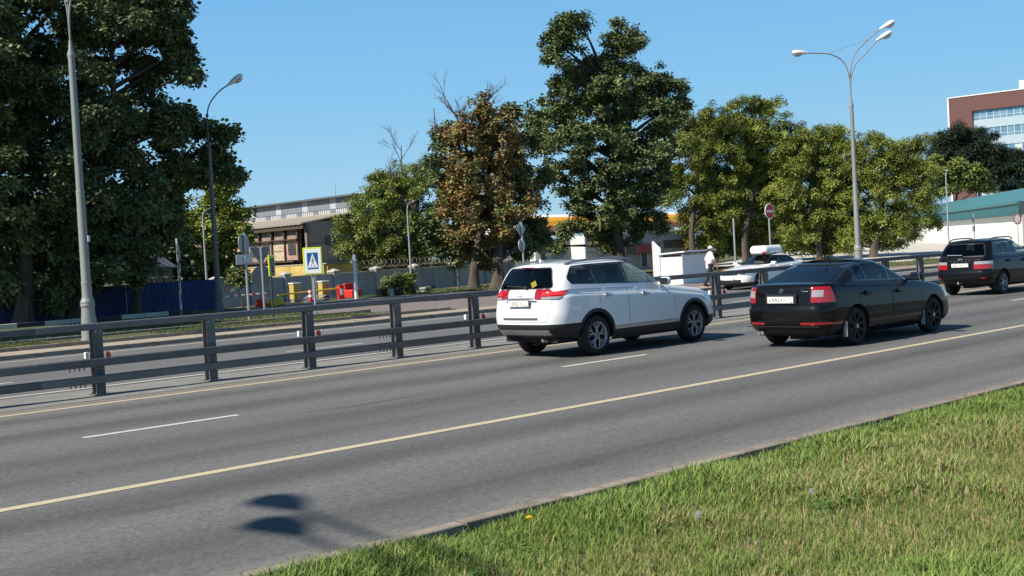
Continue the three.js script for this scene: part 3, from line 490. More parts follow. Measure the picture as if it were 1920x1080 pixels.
  { const L = []; for (let k = 0; k < 6; k++) { const z = -.3 + k * .115; L.push(rbox(.008, .045, .012, .003, .038, 1.02, z), rbox(.008, .012, .04, .003, .038, [1.038, 1.0, 1.04, 1.02, 1.0, 1.03][k], z + .014)); } mesh('tailgate_lettering', L, chrome, c); }
  mesh('tow_bar', [cyl(.02, .02, .2, -.03, .36, .0, 0, 0, Math.PI / 2), ball(.03, -.13, .39, 0)], silver, c);
  licensePlate(c, 'М453ВУ', '77', .012, .9);
}
{ // white saloon with an orange band coming the other way
  const white = paint(.8, .8, .79, .4), orange = std(.75, .28, .04, .4);
  const S = {
    name: 'saloon', label: 'white saloon with orange side stripe carrying a white roof box, on the far carriageway', category: 'car', pos: [40.4, 0, -27.8], turn: Math.PI, scale: .93, fast: true,
    L: 4.5, W: 1.72, paint: white, axles: [.95, 3.55], wheel: [.31, .205], arch: [.35, .325], floor: .25, seatX: 2.2,
    shoulder: [[0, .98], [.35, 1.03], [.9, 1.0], [2, .96], [2.8, .93], [3.2, .9], [3.8, .82], [4.25, .74], [4.5, .62]],
    bottom: [[0, .27], [.4, .22], [.8, .19], [1.5, .18], [3, .18], [3.8, .17], [4.5, .2]],
    sideInset: [[0, .12], [.08, .06], [.22, .015], [.45, 0], [.7, .012], [.85, .03], [.93, .055], [.97, .08], [1, .13]],
    rearInset: [[0, .14], [.1, .05], [.22, .01], [.5, 0], [.8, .05], [1, .12]], frontInset: [[0, .1], [.12, .02], [.3, 0], [.55, .01], [.8, .05], [1, .16]],
    rc: [.34, .34], fc: [.5, .42], rb: .09, fb: .16, pt: .05, deckCrown: [[0, .015], [.6, .03], [2.6, .03], [3.2, .05], [4.2, .04], [4.5, .01]],
    cabRear: [[0, .4], [.5, .78], [.85, 1.1], [.95, 1.24], [1, 1.4]], cabFront: [[0, 3.2], [.5, 2.72], [.85, 2.32], [.95, 2.16], [1, 1.98]],
    cabWidth: [[0, .79], [.5, .715], [.8, .64], [.9, .605], [.96, .565], [1, .51]], crc: [.3, .22], crb: .06,
    roof: [[.2, 1.28], [1.2, 1.34], [1.7, 1.36], [2.3, 1.34], [3, 1.3]], roofCrown: .03, clad: [[le(1, .3), ge(0, 3.9)]],
    stripes: [{ name: 'orange_stripe', mat: orange, planes: [ge(1, .66), le(1, .84), ge(0, .8), le(0, 4.1), ge(2, .5)] }, { name: 'orange_stripe', mat: orange, planes: [ge(1, .66), le(1, .84), ge(0, .8), le(0, 4.1), le(2, -.5)] }],
    insets: [
      { name: 'tail_light', mat: lampRed, planes: [ge(1, .75), le(1, .98), le(0, .3), ge(2, .5)] },
      { name: 'head_light', mat: headGlass, off: .008, planes: [ge(1, .58), le(1, .72), ge(0, 3.9), ge(2, .42)], sub: [{ name: 'lamp_bezel', mat: std(.05, .05, .06, .3), planes: [ge(1, .61), le(1, .69), ge(2, .5), le(2, .66)] }] },
      { name: 'grille', mat: blackTrim, mirror: false, planes: [ge(1, .58), le(1, .68), ge(0, 4), ge(2, -.38), le(2, .38)] },
      { name: 'lower_grille', mat: blackTrim, mirror: false, planes: [ge(1, .3), le(1, .42), ge(0, 4), ge(2, -.55), le(2, .55)] },
    ],
    dlo: [[1.0, 1.05], [1.25, 1.255], [1.98, 1.305], [2.36, 1.275], [2.92, .985], [2.04, .995], [1.0, 1.025]],
    windows: [{ pts: [[1.0, 1.05], [1.25, 1.25], [1.98, 1.3], [2.02, 1.0], [1.0, 1.03]], mat: darkTint }, { pts: [[2.06, 1.3], [2.36, 1.27], [2.9, .985], [2.1, 1.0]], mat: midTint }],
    rearWin: { x: 1.3, mat: darkTint, pts: [[-.66, 1.06], [.66, 1.06], [.52, 1.28], [-.52, 1.28]] }, windscreen: { x: 2.0, mat: clearTint, pts: [[-.72, .97], [.72, .97], [.52, 1.29], [-.52, 1.29]] },
    doors: [{ pts: [[1.1, 1.0], [2.04, .98], [2.04, .3], [1.42, .3], [1.06, .65]], handle: [1.3, .86] }, { pts: [[2.06, .98], [3.0, .94], [3.08, .8], [3.08, .3], [2.06, .3]], handle: [2.3, .85] }],
    rims: { rim: .21, spokes: 5, spread: .14, mat: silver }, mirror: [2.74, 1.0],
  };
  const c = buildCar(S); licensePlate(c, '', '', S.L + .004, .46, 0, true);
  const [bx, by, bz] = [40.4 - 1.75, 1.22, -27.8];
  const b = thing('roof_box', 'white rounded roof box with a red emblem on top of the far saloon', 'roof box', [bx, by, bz], Math.PI);
  mesh('box_shell', [new RoundedBoxGeometry(1.2, .36, .8, 6, .17).translate(0, .2, 0)], paint(.82, .82, .81, .35), b);
  mesh('box_base', rbox(1.15, .06, .62, .03, 0, .04, 0), blackTrim, b); for (const q of [-.4, .4]) mesh('cross_bar', [rbox(.06, .03, 1.0, .012, q, .03, 0)], blackTrim, b);
  mesh('emblem', ball(.1, .56, .1, -.3, 1.3, .45, .6), redPlastic, b);
}

// ───────────────────────── guard rail on the median ─────────────────────────
{
  const steel = new THREE.MeshStandardMaterial({ map: weather(.135, .135, .138, .3, 14, 131), roughness: .55, metalness: .35 }), steelB = new THREE.MeshStandardMaterial({ map: weather(.11, .11, .115, .3, 14, 137), roughness: .6, metalness: .35 });
  const g = thing('guard_rail', 'dark steel three-rail guard rail along the median strip', 'guard rail', [0, 0, -18.34]);
  const I = prism([[-.075, -.085], [.075, -.085], [.075, -.068], [.012, -.055], [.012, .055], [.075, .068], [.075, .085], [-.075, .085], [-.075, .068], [-.012, .055], [-.012, -.055], [-.075, -.068]], 1.13); I.rotateX(-Math.PI / 2);
  const postG = uvMetres(merge([I, box(.24, .016, .26, 0, .012, 0)]), .9), boltG = merge([-.09, .09].flatMap(x => [-.11, .11].map(z => cyl(.012, .012, .03, x, .03, z))));
  const topBox = box(.11, .12, .1, 0, 1.06, 0), sp = 1.945, n0 = -4, n1 = 44;
  const bracket = merge([rbox(.13, .13, .06, .012, 0, .52, .115), rbox(.13, .13, .06, .012, 0, .26, .115)]);
  const headBolts = merge([[-.04, 1.0], [.04, 1.0]].map(([x, y]) => cyl(.014, .014, .016, x, y, .092, Math.PI / 2)));
  for (let k = n0; k < n1; k++) { const x = 7.834 + sp * k, p = mesh('post', postG, k % 2 ? steel : steelB, g); p.position.x = x; mesh('base_bolts', boltG, galv, p); mesh('bracket', bracket, steelB, p); mesh('head_bolt', headBolts, galv, p); }
  // rails: folded box sections, one length over three bays, butt-jointed with bolted sleeves
  const sect = (h, d) => { const s = new THREE.Shape([[-d / 2, -h / 2 + .012], [-d / 2 + .012, -h / 2], [d / 2 - .012, -h / 2], [d / 2, -h / 2 + .012], [d / 2, h / 2 - .012], [d / 2 - .012, h / 2], [-d / 2 + .012, h / 2], [-d / 2, h / 2 - .012]].map(p => new THREE.Vector2(...p))); const q = new THREE.ExtrudeGeometry(s, { depth: sp * 3 - .008, bevelEnabled: false }); q.rotateY(Math.PI / 2); return uvMetres(q, .5); };
  const topG = sect(.105, .15), midG = sect(.125, .075), boltRow = merge(Array.from({ length: 7 }, (_, i) => [cyl(.011, .011, .02, -.24 + i * .075 + (i > 3 ? .04 : 0), 0, .045, Math.PI / 2), cyl(.009, .009, .05, -.24 + i * .075 + (i > 3 ? .04 : 0), -.085, 0)]).flat());
  const r = rng(9);
  for (let k = n0; k < n1 - 1; k += 3) {
    const x = 7.834 + sp * (k + .5);
    for (const [y, z, G] of [[1.075, .02, topG], [.52, .17, midG], [.26, .17, midG]]) {
      const m = mesh('rail', G, r() > .5 ? steel : steelB, g); m.position.set(x, y + (r() - .5) * .006, z + (r() - .5) * .004);
      if (y < 1) { const b = mesh('splice_bolts', boltRow, steelB, m); b.position.set(.7, 0, 0); } else { const b = mesh('splice_bolts', merge(Array.from({ length: 6 }, (_, i) => cyl(.011, .011, .012, -.24 + i * .08 + (i > 2 ? .06 : 0), .054, .05))), galv, m); b.position.set(.75, 0, 0); }
    }
  }
  for (let k = n0; k < n1; k += 2) { const x = 7.834 + sp * k; const a = mesh('reflector', rbox(.05, .085, .06, .008, x + .12, .63, .15), redPlastic, g); a.userData.label = 'red reflector'; mesh('reflector_backing', rbox(.02, .1, .07, .005, x + .155, .632, .15), whitePaint, a); const b = mesh('reflector', rbox(.05, .1, .06, .008, x - .13, .63, -.1), whitePaint, g); b.userData.label = 'white reflector'; }
}

// ───────────────────────── lamp posts ─────────────────────────
const lampGrey = new THREE.MeshStandardMaterial({ map: weather(.23, .24, .23, .2, 8, 141), roughness: .55, metalness: .1 }), lampDarkGrey = new THREE.MeshStandardMaterial({ map: weather(.13, .135, .135, .2, 8, 143), roughness: .6, metalness: .15 });
const lampBowl = phys(.5, .52, .52, .15, { clearcoat: .6 });
function lampHead(parent, pos, yaw, pitch, mat) { // cobra head along local x
  const q = new THREE.Group(); q.name = 'lamp_head'; q.position.set(...pos); q.rotation.set(0, yaw, pitch, 'YXZ'); q.scale.set(1.0, 1.25, 1.15); parent.add(q);
  const top = lathe([[.03, -.12], [.055, -.08], [.075, 0], [.12, .14], [.155, .34], [.15, .5], [.1, .62], [.02, .67]], 18); top.rotateZ(-Math.PI / 2); top.scale(1, .62, 1);
  mesh('lamp_housing', top, mat, q); const bowl = new THREE.SphereGeometry(.15, 16, 10, 0, Math.PI * 2, Math.PI * .48, Math.PI * .5); bowl.scale(1.5, .8, .85); bowl.translate(.4, -.03, 0); mesh('lamp_glass', bowl, lampBowl, q);
  mesh('lamp_rim', place(new THREE.TorusGeometry(.14, .014, 6, 24).scale(1.6, 1, 1), .4, -.035, 0, Math.PI / 2), lampDarkGrey, q); return q;
}
function lampPost(label, pos, o) {
  const p = thing('lamp_post', label, 'lamp post', pos, o.turn || 0), m = o.mat || lampGrey, rh = o.ring, H = o.shaft, s = o.s || 1;
  mesh('pole_base', lathe([[.225 * s, 0], [.225 * s, .12], [.205 * s, .16], [.205 * s, rh * .35], [.2 * s, rh * .4], [.165 * s, rh - .12], [.165 * s, rh - .1], [.185 * s, rh - .08], [.19 * s, rh - .03], [.172 * s, rh - .01], [.185 * s, rh + .02], [.185 * s, rh + .05], [.16 * s, rh + .09], [.13 * s, rh + .18], [.125 * s, rh + .5], [.135 * s, rh + .52], [.135 * s, rh + .56], [.122 * s, rh + .58], [.12 * s, rh + .9]], 28), m, p);
  mesh('pole', lathe([[.12 * s, rh + .9], [.108 * s, H * .52], [.113 * s, H * .52 + .01], [.113 * s, H * .52 + .06], [.1 * s, H * .52 + .07], [.085 * s, H - .12], [.098 * s, H - .1], [.098 * s, H], [.06 * s, H + .12], [.042, H + .35]], 24), m, p);
  if (o.plate) mesh('number_plate', box(.1, .16, .012, .1, 2.75, .1, 0, .6), whitePaint, p);
  const arms = mesh('lamp_arms', o.arms.map(a => tube(a.pts, .028, 40, 8)).concat(o.ties ? o.ties.map(t => bar(t[0], t[1], .008, 6)) : []), o.armMat || m, p);
  mesh('arm_collar', cyl(.055, .055, .12, 0, o.collar || H + 1.3, 0), m, p);
  for (const a of o.arms) lampHead(p, a.pts[a.pts.length - 1], a.yaw, a.pitch, o.headMat || whitePaint);
  return p;
}
// three-armed post: two arms over the road, one to the back; every arm in its own direction
function tripleArms(h, top) {
  const arm = (az, rise, dh, len) => { const c = Math.cos(az), s = Math.sin(az); return { pts: [[0, h, 0], [c * .04, h + .9 + dh, -s * .04], [c * .25, h + 1.55 + dh, -s * .25], [c * .8, h + 1.9 + dh + rise * .3, -s * .8], [c * len, h + 1.95 + dh + rise, -s * len]], yaw: az, pitch: Math.atan2(rise, len) }; };
  return top ? arm : arm;
}
const arm = tripleArms(7.95);
const triple = () => [arm(-.72, .75, .35, 1.55), arm(-.95, .65, -.1, 1.3), arm(2.6, .1, 0, 2.1)];
lampPost('tall grey lamp post with banded base in front of the dark trees', [13.09, .1, -31.02], { ring: 1.05, shaft: 7.6, plate: true, arms: triple(), collar: 9 });
lampPost('tall grey lamp post with three curved arms behind the black liftback', [48.72, .1, -29.99], { ring: 1.05, shaft: 7.6, arms: triple(), ties: [[[-.9, 9.95, -.55], [.75, 10.55, .65]], [[.7, 10.45, .6], [.42, 10.0, .95]]], collar: 9, headMat: whitePaint });
lampPost('dark lamp post with one curved arm against the left trees', [23.63, 0.05, -43.34], { ring: .72, shaft: 6.5, s: .9, mat: lampDarkGrey, collar: 7.9, arms: [{ pts: [[0, 6.8, 0], [0, 7.9, 0], [.12, 8.35, .04], [.5, 8.85, .15], [.9, 9.15, .3]], yaw: -.3, pitch: .62 }] });
// the post whose lamp heads throw the two soft shadows on the near lane stands outside the picture
lampPost('grey lamp post with three arms on the near verge left of the picture', [-6.6, .05, -5.5], { ring: 1.05, shaft: 7.6, arms: [arm(1.505, .55, .25, 4.4), arm(1.547, .55, 0, 3.6), arm(-1.9, .1, 0, 2.0)], collar: 9 });
function thinLamp(label, pos, H, turn, mat, len = .5) {
  const p = thing('slim_lamp_post', label, 'lamp post', pos, turn);
  mesh('pole', [cyl(.06, .04, H, 0, H / 2, 0)], mat, p); mesh('lamp_arm', [tube([[0, H - .05, 0], [.03, H + .15, 0], [.18, H + .3, 0], [len, H + .42, 0]], .025, 16, 6)], mat, p); mesh('lamp_head', [rbox(.34, .06, .14, .025, len + .14, H + .44, 0, 0, 0, .25)], galv, p); return p;
}
thinLamp('slim grey lamp post standing by the blue fence', [27.2, 0, -50.9], 4.3, .2, galv);
thinLamp('slim pale lamp post before the grey wall and bushes', [38.2, .08, -49.7], 4.3, .35, galv);
thinLamp('slim lamp post in front of the green-roofed building', [75.4, .08, -39.6], 5.2, .3, galv, .35);
{ const p = thing('sign_pole', 'plain grey pole between the white kiosk and the far saloon', 'pole', [44.08, .08, -33.4]); mesh('pole', cyl(.045, .04, 2.7, 0, 1.35, 0), galv, p); mesh('pole_cap', cyl(.048, .02, .05, 0, 2.72, 0), galv, p); mesh('pole_foot', cyl(.11, .11, .03, 0, .015, 0), galv, p); }
{ const p = thing('wooden_pole', 'dark wooden pole beneath the trees behind the far saloon', 'pole', [45.2, .08, -33.6]); mesh('pole', cyl(.06, .05, 2.4, 0, 1.2, 0), std(.05, .042, .035, .95), p); mesh('cross_piece', box(.4, .05, .05, 0, 2.25, 0), std(.05, .042, .035, .95), p); }

// ───────────────────────── road signs ─────────────────────────
const signPole = (p, h, r = .038, mat = galv) => mesh('pole', [cyl(r, r, h, 0, h / 2, 0, 0, 0, 0, 12)], mat, p);
function zebraPrint(c, w, h) { c.fillStyle = '#fdfdf6'; c.fillRect(0, 0, w, h); const x0 = w * .16, y0 = h * .16, s = w * .68, sh = h * .68; c.fillStyle = '#1d5f9f'; c.fillRect(x0, y0, s, sh); c.fillStyle = '#fff'; c.beginPath(); c.moveTo(x0 + s / 2, y0 + sh * .04); c.lineTo(x0 + s * .97, y0 + sh * .9); c.lineTo(x0 + s * .03, y0 + sh * .9); c.fill(); c.strokeStyle = '#161616'; c.fillStyle = '#161616'; c.lineCap = 'round'; c.lineJoin = 'round'; const P = (a, b) => [x0 + s * a, y0 + sh * b]; c.beginPath(); c.arc(...P(.52, .28), s * .045, 0, 7); c.fill(); c.lineWidth = s * .075; const L = (...q) => { c.beginPath(); c.moveTo(...P(q[0], q[1])); for (let i = 2; i < q.length; i += 2) c.lineTo(...P(q[i], q[i + 1])); c.stroke(); }; L(.53, .36, .5, .56); c.lineWidth = s * .05; L(.53, .38, .4, .46, .39, .55); L(.53, .38, .6, .48, .63, .54); L(.5, .56, .42, .66, .34, .8); L(.5, .56, .58, .66, .68, .8); c.fillRect(...P(.2, .83), s * .12, sh * .04); c.fillRect(...P(.44, .83), s * .12, sh * .04); c.fillRect(...P(.68, .83), s * .12, sh * .04); }
const zebraTex = canvasTex(256, 360, zebraPrint), fluo = std(.66, .78, .02, .5);
function crossingSign(label, pos, turn, w, h, y, ph, frameOnly) {
  const p = thing('crossing_sign', label, 'road sign', pos, turn); signPole(p, ph, .038, frameOnly ? std(.04, .04, .042, .6) : galv);
  mesh('sign_board', [rbox(w, h, .05, .022, 0, y, .05)], fluo, p);
  if (frameOnly) { mesh('sign_face', new THREE.PlaneGeometry(w * .62, h * .8).translate(0, y - h * .05, .0775), new THREE.MeshStandardMaterial({ map: zebraDark, roughness: .5 }), p); }
  else mesh('sign_face', new THREE.PlaneGeometry(w * .86, h * .9).translate(0, y, .0775), new THREE.MeshStandardMaterial({ map: zebraTex, roughness: .45 }), p);
  mesh('sign_clamp', [box(.1, .05, .06, 0, y - h * .3, .012), box(.1, .05, .06, 0, y + h * .3, .012)], galv, p); return p;
}
const zebraDark = canvasTex(160, 280, (c, w, h) => { c.fillStyle = '#173a66'; c.fillRect(0, 0, w, h); c.strokeStyle = '#dfe6ea'; c.lineWidth = 7; c.beginPath(); c.moveTo(w / 2, h * .1); c.lineTo(w * .92, h * .9); c.lineTo(w * .08, h * .9); c.closePath(); c.stroke(); c.lineWidth = 9; c.strokeStyle = '#101418'; c.beginPath(); c.moveTo(w / 2, h * .35); c.lineTo(w * .48, h * .6); c.lineTo(w * .34, h * .82); c.moveTo(w * .48, h * .6); c.lineTo(w * .66, h * .82); c.stroke(); });
crossingSign('large yellow pedestrian crossing sign facing the road on a thin pole', [22.05, .09, -33.97], -.55, .62, .9, 1.86, 2.2);
crossingSign('small dark pedestrian crossing sign in a yellow frame, turned away, on a black pole', [21.53, .09, -35.79], .55, .42, .72, 1.78, 2.1, true);
{ const p = thing('road_sign', 'round road sign seen from behind with two pale plates below it', 'road sign', [19.9, .12, -34.57], .1); signPole(p, 2.85);
  const d = mesh('sign_disc', cyl(.32, .32, .02, 0, 2.52, -.05, Math.PI / 2, .4, 0, 28), signBack, p); mesh('disc_rim', place(new THREE.TorusGeometry(.32, .012, 6, 32), 0, 2.52, -.05, 0, .4), galv, d);
  mesh('sign_plate', rbox(.3, .32, .02, .02, -.19, 2.0, -.045), std(.55, .57, .58, .45, .2), p); mesh('sign_plate', rbox(.26, .3, .02, .02, .17, 2.02, -.045), std(.55, .57, .58, .45, .2), p); mesh('clamp', [box(.09, .04, .07, 0, 2.05, -.01), box(.09, .04, .07, 0, 2.5, -.01)], galv, p); }
{ const p = thing('road_sign', 'peeling sign pole with two dim plates in front of the blue fence', 'road sign', [18.29, .12, -36.04], .3); mesh('pole', cyl(.04, .04, 2.8, 0, 1.4, 0), new THREE.MeshStandardMaterial({ map: texture(64, 256, (u, v) => { const k = fbm(nC, u * 4, v * 24, 4, 24, 4) > .5 ? .45 : .12; return [k, k, k * .97]; }), roughness: .7 }), p); mesh('sign_plate', rbox(.32, .34, .02, .02, .08, 2.3, -.05, 0, .5), std(.22, .23, .23, .5, .2), p); mesh('sign_plate', rbox(.32, .28, .02, .02, .08, 1.86, -.05, 0, .5), std(.26, .27, .27, .5, .2), p); }
{ const p = thing('road_sign', 'grey backs of a triangular and a round sign on one post', 'road sign', [22.88, .09, -38.62], -.1); signPole(p, 2.5); const t = prism([[-.4, .35], [.4, .35], [0, -.34]], .018); mesh('sign_triangle', t.translate(0, 2.12, -.06), std(.2, .21, .22, .6, .2), p); mesh('sign_disc', cyl(.42, .42, .018, 0, 1.38, -.05, Math.PI / 2, 0, 0, 30), std(.2, .21, .22, .6, .2), p); mesh('clamp', [box(.1, .05, .08, 0, 2.2, -.02), box(.1, .05, .08, 0, 1.4, -.02)], galv, p); }
{ const p = thing('road_sign', 'diamond sign above a round sign, both seen from behind, beside the brown tree', 'road sign', [34.02, .09, -36.6], .1); signPole(p, 3.0); const d = mesh('sign_diamond', rbox(.5, .5, .02, .03, 0, 0, 0, 0, 0, Math.PI / 4), std(.34, .36, .37, .5, .3), p); d.position.set(0, 2.72, -.05); d.rotation.y = .15; mesh('sign_disc', cyl(.27, .27, .02, 0, 2.05, -.05, Math.PI / 2, .2, 0, 28), std(.4, .43, .43, .5, .3), p); mesh('clamp', [box(.08, .05, .07, 0, 2.7, -.02), box(.08, .05, .07, 0, 2.05, -.02)], galv, p); }
{ const p = thing('no_entry_sign', 'red no entry sign on a thin pole in front of the dark trees', 'road sign', [46.6, .09, -33.27], -.1); signPole(p, 3.35, .04); const q = new THREE.Group(); q.name = 'sign_disc'; q.position.set(0, 3.02, .05); q.rotation.y = .1; p.add(q); mesh('disc_face', cyl(.34, .34, .02, 0, 0, 0, Math.PI / 2, 0, 0, 32), std(.6, .015, .03, .45), q); mesh('disc_rim', new THREE.TorusGeometry(.335, .02, 6, 36), whitePaint, q); mesh('white_bar', box(.46, .11, .012, 0, 0, .0145), whitePaint, q); }
{ const p = thing('give_way_sign', 'small triangular sign seen from behind in front of the white wall', 'road sign', [68.2, .09, -34.2], .2); signPole(p, 2.55, .03); mesh('sign_triangle', prism([[-.26, .2], [.26, .2], [0, -.28]], .018).translate(0, 2.18, -.06), std(.45, .47, .48, .5, .3), p); mesh('sign_box', rbox(.3, .34, .1, .02, 0, 1.68, -.02), std(.3, .32, .34, .5, .3), p); }
{ const p = thing('parking_sign', 'narrow round sign seen edge on near the right edge, before the white wall', 'road sign', [71.5, .09, -33.1], 0); signPole(p, 2.4, .025); mesh('sign_disc', cyl(.34, .34, .03, 0, 2.1, 0, Math.PI / 2, 1.15, 0, 28), std(.18, .06, .08, .5), p); mesh('sign_face', cyl(.24, .24, .034, 0, 2.1, 0, Math.PI / 2, 1.15, 0, 28), std(.3, .3, .34, .5), p); }
{ const p = thing('white_post', 'white post with a small cap in front of the grey wall', 'post', [32.74, .08, -46.9]); mesh('shaft', cyl(.095, .08, 1.75, 0, .875, 0, 0, 0, 0, 16), whitePaint, p); mesh('cap', lathe([[.08, 1.75], [.13, 1.79], [.13, 1.86], [.07, 1.92], [.09, 2.0], [.05, 2.1], [0, 2.12]], 16), whitePaint, p); mesh('bracket', box(.2, .05, .05, -.08, 1.85, 0), galv, p); }

// ───────────────────────── wall, fences and street things behind the far carriageway ─────────────────────────
function along(name, label, category, a, b) { // a thing whose local x runs from a to b (plan points)
  const dx = b[0] - a[0], dz = b[1] - a[1], t = thing(name, label, category, [a[0], 0, a[1]], Math.atan2(-dz, dx)); return [t, Math.hypot(dx, dz)];
}
{
  const plaster = new THREE.MeshStandardMaterial({ map: weather(.34, .355, .375, .2, 9, 151), bumpMap: grainBump, bumpScale: .01, roughness: .95 }), plaster2 = new THREE.MeshStandardMaterial({ map: weather(.4, .41, .42, .2, 9, 157), roughness: .95 }), coping = new THREE.MeshStandardMaterial({ map: weather(.5, .47, .41, .22, 9, 159), roughness: .95 });
  const [w, L] = along('boundary_wall', 'grey plastered wall with pillars, spikes and coiled wire on top', 'wall', [28.42, -51.16], [49.85, -56.0]);
  const at = [-.03, .066, .17, .33, .48, .63, .8, .94, 1.06].map(t => t * L), n = at.length - 1, step = 3, pg = uvMetres(box(step, 1.22, .2, 0, .61, 0), .4), cg = box(step, .07, .3, 0, 1.257, 0), pil = uvMetres(box(.42, 1.36, .42, 0, .68, 0), .4), cap = merge([box(.52, .07, .52, 0, 1.397, 0), place(new THREE.ConeGeometry(.34, .12, 4), 0, 1.49, 0, 0, Math.PI / 4)]);
  const spike = merge([bar([0, 1.29, 0], [0, 1.5, 0], .008, 4, .003)]);
  for (let i = 0; i < n; i++) {
    const m = mesh('wall_panel', pg, i % 2 ? plaster : plaster2, w); m.position.x = (at[i] + at[i + 1]) / 2; m.scale.x = (at[i + 1] - at[i] - .42) / step; mesh('coping', cg, coping, m);
    const sp = []; for (let k = 0; k < 24; k++) { const s = spike.clone(); s.translate((k + .5) / 24 * step - step / 2, 0, 0); sp.push(s); } mesh('spikes', sp, std(.09, .06, .04, .8, .3), m).userData.kind = 'stuff';
  }
  for (let i = 0; i <= n; i++) { const m = mesh('pillar', pil, plaster2, w); m.position.x = at[i]; mesh('pillar_cap', cap, coping, m); }
  const coil = []; for (let i = 0; i <= 700; i++) { const t = i / 700, a = t * 2 * Math.PI * 34; coil.push(V(lerp(9.4, L, t) + .05 * Math.sin(a * .37), 1.68 + .2 * Math.sin(a), .2 * Math.cos(a))); }
  mesh('razor_wire', new THREE.TubeGeometry(new THREE.CatmullRomCurve3(coil), 1400, .011, 4), std(.2, .2, .2, .5, .7), w);
}
{ // blue corrugated sheet fence under the trees
  const b1 = std(.02, .045, .15, .5, .1), b2 = std(.018, .04, .135, .55, .1), [f, L] = along('sheet_fence', 'blue corrugated metal fence in the shade under the left trees', 'fence', [12.5, -47.9], [25.9, -46.75]);
  const pr = []; for (let i = 0; i <= 40; i++) { const x = i / 40; pr.push([x * 1.0, (i % 4 < 2 ? .014 : -.014)]); } const poly = pr.concat(pr.slice().reverse().map(([x, z]) => [x, z - .004])); const pg = prism(poly.map(([x, z]) => [x, -z]), 1.28); pg.rotateX(-Math.PI / 2);
  for (let i = 0; i < Math.floor(L); i++) { const m = mesh('fence_sheet', pg, i % 2 ? b1 : b2, f); m.position.set(i * 1.006, .14 + .01 * Math.sin(i * 7), 0); if (i % 2 === 0) { const p = mesh('fence_post', box(.05, 1.3, .05, i * 1.006, .75, -.06), galv, f); } }
  mesh('fence_rail', [box(L, .05, .03, L / 2, .5, -.032), box(L, .05, .03, L / 2, 1.15, -.032)], galv, f);
}
